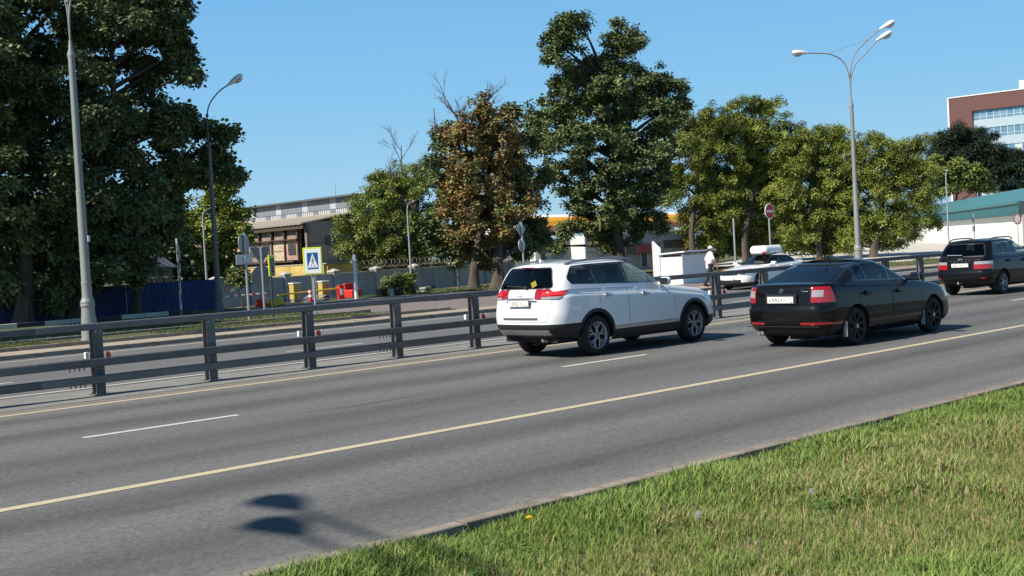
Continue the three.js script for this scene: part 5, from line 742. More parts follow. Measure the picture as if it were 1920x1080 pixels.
// ───────────────────────── trees ─────────────────────────
// base: where the trunk stands (x, z); blobs: foliage masses (x, y, z, radius) in metres
const TREES = {
  L1:{base:[16.9,-45.8],blobs:[[19.6,10.6,-46.5,1.67],[18.9,7.5,-47.0,1.88],[16.9,7.5,-47.1,1.83],[17.9,1.1,-45.6,0.41],[17.0,11.5,-44.6,2.15],[19.3,12.7,-44.5,2.22],[17.7,8.8,-45.8,2.42],[15.8,9.8,-45.6,2.34],[16.8,5.6,-44.5,2.15],[16.9,6.1,-49.8,2.55],[17.8,3.2,-47.0,1.86],[16.3,2.0,-46.4,1.0],[16.9,14.1,-47.0,2.43],[19.8,15.7,-47.4,2.76],[19.1,4.0,-47.1,1.69],[17.2,3.7,-48.6,1.68]]},
  L2:{base:[18.7,-45.8],blobs:[[19.5,4.2,-44.0,1.41],[20.5,4.6,-43.7,1.12],[18.6,1.7,-45.8,0.82],[19.5,2.7,-43.1,0.9],[21.0,11.5,-43.8,1.43],[21.5,10.9,-42.3,0.81],[22.3,9.8,-42.9,0.49],[18.8,8.6,-42.9,1.76],[20.9,10.2,-44.3,1.24],[21.6,9.3,-43.8,0.72],[18.9,5.6,-43.7,1.79],[21.0,6.5,-45.1,1.36],[21.7,7.9,-43.5,0.62],[21.6,7.2,-42.2,0.32],[19.4,3.3,-45.8,1.66],[20.0,11.8,-41.6,1.55],[20.3,14.0,-44.2,2.24],[21.8,12.0,-42.6,0.91],[22.1,10.2,-42.1,0.32],[19.8,7.6,-43.7,1.21],[21.1,7.6,-43.9,0.62],[21.9,7.8,-42.3,0.28],[22.2,9.3,-42.0,0.2],[19.6,2.4,-45.3,1.24]]},
  L3:{base:[21.3,-46.2],blobs:[[21.7,3.7,-46.4,1.4],[23.0,5.4,-46.5,0.99],[22.9,6.7,-45.1,0.56],[24.2,7.1,-44.1,0.6],[24.7,6.1,-44.4,0.39],[24.1,6.3,-44.6,0.43],[23.7,5.9,-44.9,0.48],[22.1,4.2,-45.3,1.07],[20.9,2.6,-45.3,1.16],[22.6,2.8,-47.1,0.88],[22.9,5.7,-44.8,0.54],[24.2,7.4,-44.8,0.31],[24.7,7.3,-43.9,0.22],[23.3,4.8,-46.4,0.77],[24.7,5.6,-43.8,0.22]]},
  B:{base:[34.4,-63.3],blobs:[[35.1,5.1,-64.3,1.51],[35.3,4.1,-62.8,1.06],[33.7,3.6,-63.2,1.38],[35.2,2.6,-63.5,1.19],[35.7,5.2,-62.9,0.81],[34.9,6.4,-63.8,1.03],[33.4,4.2,-64.3,1.18],[32.7,2.4,-64.0,0.98],[35.2,6.6,-63.1,0.62],[35.5,3.8,-61.8,0.46],[35.2,1.8,-63.1,0.68],[34.0,1.7,-64.1,0.93]]},
  C:{base:[44.3,-59.7],blobs:[[44.6,5.3,-59.2,1.76],[44.2,4.8,-61.0,1.36],[45.3,5.5,-58.0,1.68],[42.6,3.8,-61.0,1.13],[43.8,2.8,-61.2,1.29],[44.5,3.3,-59.3,1.76],[46.2,3.3,-58.8,1.64],[44.5,6.3,-60.1,0.99],[46.3,6.8,-59.7,1.08],[46.8,1.9,-59.2,1.01],[44.9,1.7,-60.0,1.28],[42.7,2.8,-61.9,0.64],[43.5,6.3,-59.9,0.63],[43.6,1.5,-61.0,0.78],[46.8,6.9,-58.7,0.79]]},
  D1:{base:[40.3,-47.1],blobs:[[40.8,8.5,-46.6,1.0],[40.6,7.3,-47.3,1.43],[41.5,7.2,-46.2,1.3],[42.8,5.9,-46.6,1.27],[40.5,5.6,-46.5,1.71],[39.9,5.7,-47.4,1.0],[41.0,4.1,-45.0,1.22],[40.3,3.7,-47.0,1.6],[41.5,3.1,-46.6,1.31],[43.1,5.0,-45.9,0.78],[41.3,2.0,-47.5,0.84],[40.9,9.3,-46.6,0.59],[42.4,8.5,-46.8,0.72],[40.0,8.3,-47.0,0.65],[40.4,2.6,-47.9,0.72]]},
  D2:{base:[40.5,-45.6],blobs:[[40.4,7.2,-49.1,0.73],[40.4,3.6,-49.6,0.98],[43.4,5.8,-45.8,0.96],[44.5,3.9,-47.3,0.99],[43.7,2.2,-47.9,1.05],[43.8,7.9,-46.2,0.61],[40.9,5.3,-49.6,0.92],[42.9,2.8,-46.9,0.79],[44.2,2.7,-46.4,0.61],[40.4,2.5,-49.9,0.61],[43.4,2.3,-46.3,0.55],[43.8,9.2,-47.6,0.43],[40.7,8.4,-49.5,0.37],[40.8,2.1,-49.3,0.73]]},
  E:{base:[53.9,-49.6],blobs:[[51.8,14.8,-50.6,1.03],[51.4,13.5,-50.8,1.17],[52.6,15.6,-50.6,0.76],[51.7,14.5,-51.8,0.7],[55.7,14.8,-50.0,1.06],[55.2,13.4,-50.3,1.63],[55.5,14.0,-48.7,0.7],[53.1,11.7,-50.7,1.81],[55.4,11.3,-49.3,1.89],[57.0,11.8,-48.5,1.06],[56.9,11.5,-47.0,0.63],[57.8,10.5,-47.1,0.56],[52.1,12.1,-51.4,0.9],[53.5,9.5,-50.7,2.17],[55.6,9.0,-49.2,2.11],[56.5,9.7,-47.6,1.19],[52.1,10.1,-52.3,1.19],[51.2,9.8,-53.1,0.84],[51.1,7.8,-50.8,1.65],[52.8,7.1,-49.4,2.06],[54.6,6.6,-48.1,1.72],[56.1,7.2,-47.0,0.97],[51.1,6.3,-51.6,0.76],[52.7,4.8,-49.4,1.72],[54.4,4.4,-48.4,1.59],[52.9,3.7,-51.0,0.98],[55.0,3.2,-50.0,1.27],[55.4,5.0,-47.9,1.04],[51.6,3.1,-51.6,0.42],[55.7,3.1,-47.9,0.7],[53.5,2.3,-50.4,0.63],[52.8,5.0,-51.8,0.92],[56.8,7.9,-48.8,1.2],[53.9,10.6,-49.7,1.74],[51.0,8.4,-53.2,0.77],[51.1,2.1,-52.1,0.28],[57.3,9.2,-47.6,0.63]]},
  F1:{base:[67.5,-54.9],blobs:[[68.4,7.9,-56.1,1.94],[71.2,9.6,-55.8,1.79],[69.4,5.1,-56.1,2.22],[68.6,6.8,-57.6,1.16],[69.7,2.8,-55.7,1.33],[70.3,7.4,-54.7,1.94],[69.4,10.0,-56.2,1.15],[70.0,10.8,-54.2,1.05],[69.6,4.6,-54.3,1.75],[69.8,2.2,-55.6,1.07],[70.1,1.8,-55.2,0.71]]},
  F2:{base:[70.3,-52.3],blobs:[[73.2,10.0,-56.6,1.19],[75.4,7.9,-51.8,1.52],[74.1,6.2,-54.7,2.0],[74.2,10.9,-54.5,1.54],[75.8,10.8,-53.4,1.37],[73.9,7.9,-55.5,2.47],[75.3,7.7,-53.6,2.36],[73.1,5.1,-55.5,2.27],[74.7,4.5,-53.8,2.27],[73.1,2.7,-55.7,1.55],[74.4,2.5,-53.2,1.53],[75.0,11.7,-54.1,0.82],[76.9,9.6,-52.7,1.09],[73.8,9.3,-53.9,1.62],[77.0,6.5,-53.4,1.56],[74.1,1.6,-55.0,0.91],[76.0,1.5,-54.0,0.92],[72.8,1.5,-55.0,0.63]]},
  F3:{base:[74.2,-48.7],blobs:[[74.6,7.5,-51.2,1.33],[77.3,7.2,-48.1,1.5],[77.0,4.8,-47.6,1.58],[73.1,4.7,-51.0,1.49],[74.8,8.2,-50.4,1.5],[77.5,8.4,-49.9,1.52],[74.5,5.8,-50.3,2.02],[77.3,5.4,-49.5,2.05],[76.5,3.0,-48.7,1.76],[74.1,3.1,-50.2,1.75],[73.9,2.0,-50.8,0.88],[76.4,1.6,-50.1,0.98],[76.0,9.1,-50.2,0.8],[77.6,9.0,-48.8,0.89],[76.0,7.4,-49.9,1.51],[74.8,1.4,-50.3,0.79],[76.6,1.3,-49.3,0.89],[74.9,2.9,-52.4,1.17],[75.3,4.2,-49.6,1.76]]},
  F4:{base:[76.2,-45.6],blobs:[[76.2,6.0,-47.9,1.49],[77.2,6.2,-45.5,1.46],[78.4,6.1,-44.1,1.2],[76.3,7.0,-46.5,1.47],[77.2,7.4,-45.0,1.2],[80.2,7.5,-45.0,1.14],[76.5,4.8,-46.4,1.9],[77.8,5.0,-44.6,1.89],[78.7,5.8,-43.2,1.03],[78.6,3.6,-43.4,1.11],[78.0,2.7,-44.4,1.29],[77.1,2.8,-46.0,1.47],[78.8,1.6,-44.9,0.87],[81.0,4.0,-43.9,0.7],[76.9,2.5,-47.6,1.23],[79.6,7.9,-43.6,0.6],[77.7,8.4,-46.1,0.61],[80.8,2.6,-43.5,0.44],[77.2,1.3,-45.3,0.52],[76.1,1.2,-47.9,0.7],[75.8,1.8,-47.0,1.04]]},
  G1:{base:[171.3,-84.8],blobs:[[169.9,14.9,-87.6,2.05],[168.4,12.6,-87.3,2.38],[172.4,13.2,-84.8,2.73],[174.3,11.5,-82.5,2.38],[174.8,10.4,-80.8,1.69],[168.2,15.0,-89.0,0.85],[172.4,15.5,-85.5,1.03],[173.6,9.1,-83.1,2.04],[172.2,10.0,-84.0,2.38],[170.6,10.3,-87.3,2.05],[175.6,7.8,-80.9,1.36],[168.6,12.8,-89.1,1.37]]},
  G2:{base:[157.0,-81.6],blobs:[[156.6,9.9,-82.1,2.22],[159.5,8.4,-79.2,1.58],[154.9,9.9,-83.5,1.58],[157.4,9.2,-80.2,1.89],[155.9,7.9,-82.2,1.58],[160.1,7.6,-78.2,0.95]]},
  H:{base:[14.6,-48.8],blobs:[[14.1,10.0,-44.9,2.63],[14.4,5.8,-46.8,2.54],[13.6,13.2,-47.3,3.1],[12.0,8.2,-46.6,2.81]]},
  K1:{base:[25.6,-65.9],blobs:[[23.5,5.5,-66.4,1.72],[26.0,4.3,-67.7,1.79],[26.5,5.3,-63.6,2.01],[26.9,3.0,-64.3,1.45],[29.1,4.4,-65.0,1.79],[23.7,2.9,-65.9,1.43],[29.3,2.5,-62.2,1.31],[30.8,3.9,-62.6,1.18],[25.1,1.9,-64.4,1.14],[27.9,2.1,-62.1,1.15],[23.8,4.2,-69.8,1.79],[31.1,2.1,-61.5,0.73]]},
  K2:{base:[87.9,-71.4],blobs:[[88.7,2.5,-69.7,1.28],[90.6,2.9,-69.0,1.49],[91.4,2.3,-67.2,1.38],[94.7,2.7,-67.2,1.51],[90.9,4.5,-71.0,1.81],[91.7,4.4,-66.1,1.76],[91.0,1.4,-68.8,0.89],[89.0,1.2,-69.7,0.69],[93.3,1.2,-66.3,0.79]]},
  K3:{base:[98.9,-65.5],blobs:[[98.3,2.6,-67.3,1.54],[99.7,1.9,-65.8,1.43],[99.6,2.3,-63.4,1.51],[101.2,1.7,-62.7,1.32],[98.2,4.5,-65.9,1.83],[100.7,4.1,-63.5,1.83],[103.1,2.7,-62.7,1.43],[98.1,1.3,-67.2,0.92],[99.8,0.8,-64.2,0.81]]},
  bush1:{base:[36.0,-48.3],blobs:[[35.8,0.6,-48.5,0.32],[35.9,0.9,-48.1,0.32],[35.9,0.3,-48.3,0.29],[36.3,0.4,-48.5,0.29],[35.7,0.3,-48.6,0.21]]},
  bush2:{base:[36.5,-47.9],blobs:[[36.5,0.7,-47.9,0.32],[36.7,0.2,-47.8,0.27],[36.4,0.3,-48.0,0.27],[36.7,1.0,-48.0,0.19]]},
  bush3:{base:[28.4,-49.8],blobs:[[28.2,1.4,-49.8,0.35],[28.5,1.3,-49.6,0.25],[28.3,1.7,-50.3,0.25]]},
  H2:{base:[5,-38.2],blobs:[[5,6,-38,2.2],[6,8.5,-38.5,2.4],[4,9,-37.5,2.3],[7.2,7,-38,1.6],[5.5,11,-38.2,2],[6.8,10.5,-38.6,1.8],[3.5,6.5,-38.5,1.8]]},
};
function spray(seed, n, len, wid, spread) { // a twig's worth of leaves: folded diamond blades round a point
  const r = rng(seed), pos = [], nor = [];
  for (let i = 0; i < n; i++) {
    const a = r() * 6.283, el = (r() - .35) * 1.3, d = V(Math.cos(a) * Math.cos(el), Math.sin(el) * .7, Math.sin(a) * Math.cos(el)), o = d.clone().multiplyScalar(spread * (.25 + .75 * r())); o.y += (r() - .5) * spread * .7;
    const up = V((r() - .5) * .9, 1, (r() - .5) * .9).normalize(), side = V().crossVectors(d, up).normalize(), l = len * (.7 + .6 * r()), w = wid * (.7 + .6 * r());
    const dir = d.clone().multiplyScalar(l); dir.y -= l * (.15 + .35 * r());
    const A = o, B = o.clone().addScaledVector(dir, .5).addScaledVector(side, w), Cc = o.clone().add(dir), D = o.clone().addScaledVector(dir, .5).addScaledVector(side, -w); const mid = o.clone().addScaledVector(dir, .5); mid.y -= w * .25;
    for (const [p, q, s] of [[A, B, Cc], [A, Cc, D]]) pos.push(p.x, p.y, p.z, q.x, q.y, q.z, s.x, s.y, s.z);
  }
  const g = new THREE.BufferGeometry(); g.setAttribute('position', new THREE.Float32BufferAttribute(pos, 3)); g.computeVertexNormals(); return g;
}
const leafMat = (rough = .6) => new THREE.MeshPhysicalMaterial({ color: 0xffffff, roughness: rough, side: THREE.DoubleSide, specularIntensity: .5 });
const LEAF = leafMat(), SPRAYS = { broad: spray(1, 9, .17, .06, .22), fine: spray(2, 11, .15, .045, .26), needle: spray(3, 14, .24, .02, .22) };
const barkTex = texture(128, 512, (u, v) => { const k = .55 + .9 * fbm(nD, u * 16, v * 10, 16, 10, 4); return [.075 * k, .06 * k, .048 * k]; });
const bark = new THREE.MeshStandardMaterial({ map: barkTex, bumpMap: barkTex, bumpScale: .03, roughness: 1 }), deadBark = std(.1, .08, .085, .95);
function limb(pts, r0, r1, n = 7, seg = 10) { // tapered bent tube
  const c = new THREE.CatmullRomCurve3(pts.map(p => p.isVector3 ? p : V(...p))), g = new THREE.TubeGeometry(c, seg, 1, n), p = g.attributes.position, q = V();
  for (let i = 0; i <= seg; i++) { const o = c.getPointAt(i / seg), rr = lerp(r0, r1, i / seg); for (let j = 0; j <= n; j++) { const k = i * (n + 1) + j; q.fromBufferAttribute(p, k).sub(o).multiplyScalar(rr).add(o); p.setXYZ(k, q.x, q.y, q.z); } }
  g.computeVertexNormals(); return g;
}
function twigs(out, r, a, d, len, rad, depth) { // bare dead wood
  const b = a.clone().addScaledVector(d, len), m = a.clone().lerp(b, .5).add(V((r() - .5) * len * .12, (r() - .5) * len * .12, (r() - .5) * len * .12)); out.push(limb([a, m, b], rad, rad * .6, 5, 3)); if (!depth) return;
  const n = 3 + Math.floor(r() * 2); for (let i = 0; i < n; i++) { const s = a.clone().lerp(b, .35 + .65 * (i + r()) / n), e = d.clone().add(V((r() - .5) * 1.5, (r() - .35) * 1.2, (r() - .5) * 1.5)).normalize(); twigs(out, r, s, e, len * (.45 + .25 * r()), rad * .5, depth - 1); }
}
function tree(name, key, label, o) {
  const T = TREES[key], r = rng(o.seed), [bx, bz] = T.base, t = thing(name, label, o.category || 'tree', [bx, o.y0 ?? .05, bz], 0, o.group), y0 = o.y0 ?? .05;
  const B = T.blobs.map(([x, y, z, R]) => [x - bx, y - y0, z - bz, R]), topY = Math.max(...B.map(b => b[1])), lowY = Math.min(...B.map(b => b[1] - b[3]));
  const cx = B.reduce((s, b) => s + b[0], 0) / B.length, cz = B.reduce((s, b) => s + b[2], 0) / B.length;
  if (o.trunk) {
    const h = o.trunkTop ?? lerp(lowY, topY, .75), R = o.trunk, path = y => V(cx * smooth(0, h, y) * .8 + .12 * Math.sin(y * 1.1 + o.seed), y, cz * smooth(0, h, y) * .8 + .1 * Math.cos(y * .9 + o.seed));
    const pts = []; for (let i = 0; i <= 7; i++) pts.push(path(h * i / 7)); const stem = limb(pts, R, R * .25, 12, 28), sp = stem.attributes.position; // root flare and bark ridges
    for (let i = 0; i < sp.count; i++) { const y = sp.getY(i), ax = path(clamp(y, 0, h)), dx = sp.getX(i) - ax.x, dz = sp.getZ(i) - ax.z, k = 1 + .7 * Math.exp(-Math.max(y, 0) / .25) + .1 * Math.sin(Math.atan2(dz, dx) * 5 + y); sp.setX(i, ax.x + dx * k); sp.setZ(i, ax.z + dz * k); if (i < 13) sp.setY(i, -.1); } stem.computeVertexNormals();
    mesh('trunk', stem, bark, t);
    const limbs = []; for (const b of B) { const y = clamp(b[1] - b[3] * .3 - Math.hypot(b[0] - cx, b[2] - cz) * .55, Math.min(lowY + .3, h * .4), h * .97), a = path(y), e = V(b[0], b[1], b[2]), m = a.clone().lerp(e, .55); m.y += .12 * a.distanceTo(e) * (r() - .2); limbs.push(limb([a, m, e], Math.min(R * .38, .03 + .03 * a.distanceTo(e)), .02, 6, 8)); for (let k = 0; k < 4; k++) { const q = V(b[0] + (r() - .5) * 1.6 * b[3], b[1] + (r() - .3) * 1.3 * b[3], b[2] + (r() - .5) * 1.6 * b[3]); limbs.push(limb([m.clone().lerp(e, r()), e.clone().lerp(q, .6), q], .022, .008, 5, 4)); } }
    mesh('branches', limbs, bark, t);
  }
  if (o.dead) { const out = []; for (const [x, y, z, dx, dy, dz, len, rad] of o.dead) twigs(out, r, V(x - bx, y - y0, z - bz), V(dx, dy, dz).normalize(), len, rad, 4); mesh('bare_branches', out, deadBark, t); }
  const M = [], Cc = [], q = new THREE.Quaternion(), e = new THREE.Euler(), col = new THREE.Color();
  for (const b of B) {
    const R = b[3], nc = Math.max(3, Math.round(o.clumps * R * R + 4)), bt = .85 + .3 * r();
    for (let i = 0; i < nc; i++) {
      const stray = r() < .16, u = r() * 2 - 1, a = r() * 6.283, rad = R * (stray ? 1.02 + .3 * r() : .45 + .6 * Math.sqrt(r())), s = Math.sqrt(1 - u * u), c = V(b[0] + rad * s * Math.cos(a), b[1] + rad * u * .95, b[2] + rad * s * Math.sin(a));
      const cr = (o.cr || .42) * (.6 + .7 * r()) * (stray ? .65 : 1), ns = Math.round(o.sprays * (.6 + .7 * r()) * (stray ? .35 : 1)), ct = bt * (.8 + .4 * r());
      for (let k = 0; k < ns; k++) {
        const a2 = r() * 6.283, d2 = cr * Math.sqrt(r()), dy = (r() - .5) * cr * .8 - d2 * d2 / cr * .35; const p = V(c.x + d2 * Math.cos(a2), c.y + dy, c.z + d2 * Math.sin(a2));
        e.set((r() - .5) * 1.7, r() * 6.283, (r() - .5) * 1.7); q.setFromEuler(e); const sc = (o.size || 1) * (.75 + .5 * r());
        M.push(new THREE.Matrix4().compose(p, q, V(sc, sc, sc)));
        const pal = o.colors, w = r(), A = pal[Math.floor(w * pal.length)], v = ct * (.75 + .5 * r()); const tone = o.tone ? o.tone(p.x + bx, p.y + y0, p.z + bz, r, A) : A; Cc.push(col.setRGB(tone[0] * v, tone[1] * v, tone[2] * v).clone());
      }
    }
  }
  const I = new THREE.InstancedMesh(SPRAYS[o.leaf || 'broad'], o.mat || LEAF, M.length); M.forEach((m, i) => { I.setMatrixAt(i, m); I.setColorAt(i, Cc[i]); }); I.name = 'crown'; I.userData.kind = 'stuff'; I.castShadow = I.receiveShadow = true; t.add(I); sprayCount += M.length; return t;
}
let sprayCount = 0;
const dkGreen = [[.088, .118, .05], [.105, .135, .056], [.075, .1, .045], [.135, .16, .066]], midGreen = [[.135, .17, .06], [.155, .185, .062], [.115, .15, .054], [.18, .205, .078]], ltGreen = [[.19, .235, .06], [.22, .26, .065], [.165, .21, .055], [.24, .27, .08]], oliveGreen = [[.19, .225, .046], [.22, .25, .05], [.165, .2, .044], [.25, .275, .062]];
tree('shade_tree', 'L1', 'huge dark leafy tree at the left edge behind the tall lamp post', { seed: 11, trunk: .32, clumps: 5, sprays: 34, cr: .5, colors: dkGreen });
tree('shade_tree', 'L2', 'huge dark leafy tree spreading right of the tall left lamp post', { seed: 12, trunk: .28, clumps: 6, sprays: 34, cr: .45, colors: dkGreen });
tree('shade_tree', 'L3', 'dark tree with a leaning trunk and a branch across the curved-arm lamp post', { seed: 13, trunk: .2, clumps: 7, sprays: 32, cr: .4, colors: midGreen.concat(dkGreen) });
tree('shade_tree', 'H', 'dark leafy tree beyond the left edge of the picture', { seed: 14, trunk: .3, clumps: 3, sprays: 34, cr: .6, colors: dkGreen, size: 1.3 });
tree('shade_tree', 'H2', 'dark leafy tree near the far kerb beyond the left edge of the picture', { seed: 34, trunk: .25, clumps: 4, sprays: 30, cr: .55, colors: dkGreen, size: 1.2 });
tree('round_tree', 'B', 'fresh green tree behind the curved-arm lamp post, left of the factory', { seed: 15, trunk: .16, clumps: 10, sprays: 34, cr: .45, colors: oliveGreen, size: 1.0 });
tree('garden_tree', 'C', 'light green tree with dead upper twigs between the factory and the brown tree', { seed: 16, trunk: .18, clumps: 10, sprays: 34, cr: .45, leaf: 'fine', colors: ltGreen, size: .95, dead: [[44.6, 6.6, -58.4, .05, 1, 0, 2.1, .05], [44.2, 5.6, -58.6, -.5, 1, .3, 1.6, .04], [45.2, 6.0, -58.2, .4, 1, 0, 1.5, .04], [44.6, 2.2, -57.8, .02, 1, 0, 2.6, .09]] });
const rusty = (x, y, z, r, A) => r() < .68 ? [[.2, .125, .045], [.25, .16, .06], [.16, .1, .045], [.22, .16, .05]][Math.floor(r() * 4)] : A;
tree('chestnut_tree', 'D1', 'browning chestnut tree with rust coloured leaves and bare top twigs', { seed: 17, trunk: .26, clumps: 10, sprays: 34, cr: .4, size: .9, colors: midGreen, tone: rusty, dead: [[41.0, 8.2, -48.0, -.5, 1, -.2, 1.9, .055], [41.6, 8.6, -47.4, .35, 1, .1, 1.5, .04], [40.6, 7.6, -48.2, -.9, .6, -.3, 1.4, .04], [41.2, 6.4, -47.9, -.25, 1, -.1, 2.2, .08]] });
tree('chestnut_tree', 'D2', 'dark green chestnut tree pressed behind the browning one', { seed: 18, trunk: .3, clumps: 11, sprays: 32, cr: .4, size: .95, colors: dkGreen.concat(midGreen.slice(0, 2)) });
tree('tall_tree', 'E', 'tallest tree with a forked top, rising behind the white crossover', { seed: 19, trunk: .42, clumps: 9.5, sprays: 32, cr: .42, colors: dkGreen.concat(midGreen), size: .95 });
tree('maple_tree', 'F1', 'olive green maple right behind the tallest tree', { seed: 20, trunk: .25, clumps: 9, sprays: 36, cr: .5, leaf: 'fine', colors: oliveGreen, size: 1.05 });
tree('maple_tree', 'F2', 'olive green maple with the highest crown right of the tallest tree', { seed: 21, trunk: .25, clumps: 9, sprays: 36, cr: .5, leaf: 'fine', colors: oliveGreen.concat(ltGreen.slice(0, 1)), size: 1.05 });
tree('maple_tree', 'F3', 'olive green maple just left of the three-armed lamp post', { seed: 22, trunk: .22, clumps: 9, sprays: 36, cr: .5, leaf: 'fine', colors: oliveGreen, size: 1.05 });
tree('maple_tree', 'F4', 'olive green maple just right of the three-armed lamp post', { seed: 23, trunk: .28, clumps: 9, sprays: 36, cr: .5, leaf: 'fine', colors: oliveGreen, size: 1.05 });
tree('spruce_tree', 'G1', 'dark evergreen tree in front of the office block', { seed: 24, trunk: .3, clumps: 3.5, sprays: 40, cr: .9, colors: [[.035, .06, .035], [.045, .07, .04], [.03, .05, .03]], leaf: 'needle', size: 2.4 });
tree('round_tree', 'G2', 'bright green rounded tree above the green roof', { seed: 25, trunk: .25, clumps: 4, sprays: 36, cr: .7, colors: ltGreen, size: 1.9 });
tree('backdrop_tree', 'K1', 'dim trees and undergrowth behind the blue fence', { seed: 31, trunk: .2, clumps: 4, sprays: 34, cr: .6, colors: dkGreen, size: 1.4 });
tree('backdrop_tree', 'K2', 'shaded thicket filling the gap behind the maples and kiosk', { seed: 32, trunk: .2, clumps: 4, sprays: 34, cr: .7, colors: midGreen, size: 1.7 });
tree('backdrop_tree', 'K3', 'shaded thicket behind the maples left of the three-armed lamp post', { seed: 33, trunk: .2, clumps: 4, sprays: 34, cr: .7, colors: midGreen, size: 1.7 });
tree('leafy_bush', 'bush1', 'leafy green bush behind the left black crate at the wall', { seed: 26, category: 'bush', trunk: .03, trunkTop: .6, clumps: 60, sprays: 16, cr: .16, colors: midGreen, size: .62 });
tree('leafy_bush', 'bush2', 'leafy green bush with upright stems right of the black crates', { seed: 27, category: 'bush', trunk: .03, trunkTop: .6, clumps: 60, sprays: 16, cr: .16, colors: oliveGreen, size: .62 });
tree('leafy_bush', 'bush3', 'low bush leaning over the left end of the grey wall', { seed: 28, category: 'bush', trunk: .04, trunkTop: 1.0, clumps: 40, sprays: 16, cr: .2, colors: midGreen, size: .7 });

// ───────────────────────── grass ─────────────────────────
function tuft(seed, n, h, w, lean) {
  const r = rng(seed), pos = [];
  for (let i = 0; i < n; i++) { const a = r() * 6.283, o = V((r() - .5) * .05, 0, (r() - .5) * .05), H = h * (.5 + .8 * r()), l = lean * H * (.3 + r()), d = V(Math.cos(a), 0, Math.sin(a)), s = V(-Math.sin(a), 0, Math.cos(a)).multiplyScalar(w * (.6 + .6 * r())), m = o.clone().addScaledVector(d, l * .3).add(V(0, H * .6, 0)), t = o.clone().addScaledVector(d, l).add(V(0, H * (.9 - .25 * lean * r()), 0)); const A = o.clone().sub(s), B = o.clone().add(s), Cc = m.clone().add(s.clone().multiplyScalar(.75)), D = m.clone().sub(s.clone().multiplyScalar(.75)); for (const [p, q, u] of [[A, B, Cc], [A, Cc, D], [D, Cc, t]]) pos.push(p.x, p.y, p.z, q.x, q.y, q.z, u.x, u.y, u.z); }
  const g = new THREE.BufferGeometry(); g.setAttribute('position', new THREE.Float32BufferAttribute(pos, 3)); g.computeVertexNormals(); return g;
}
const bladeMat = new THREE.MeshPhysicalMaterial({ color: 0xffffff, roughness: .6, side: THREE.DoubleSide, specularIntensity: .4 });
function instances(name, label, category, geo, mat, list) { const I = new THREE.InstancedMesh(geo, mat, list.length); const q = new THREE.Quaternion(), e = new THREE.Euler(), m = new THREE.Matrix4(), c = new THREE.Color(); list.forEach(([x, y, z, s, ry, t, col], i) => { e.set(t[0], ry, t[1]); m.compose(V(x, y, z), q.setFromEuler(e), V(s, s * (t[2] || 1), s)); I.setMatrixAt(i, m); I.setColorAt(i, c.setRGB(...col)); }); I.name = numbered(name); I.castShadow = I.receiveShadow = true; scene.add(I); tag(I, label, category, null, 'stuff'); return I; }
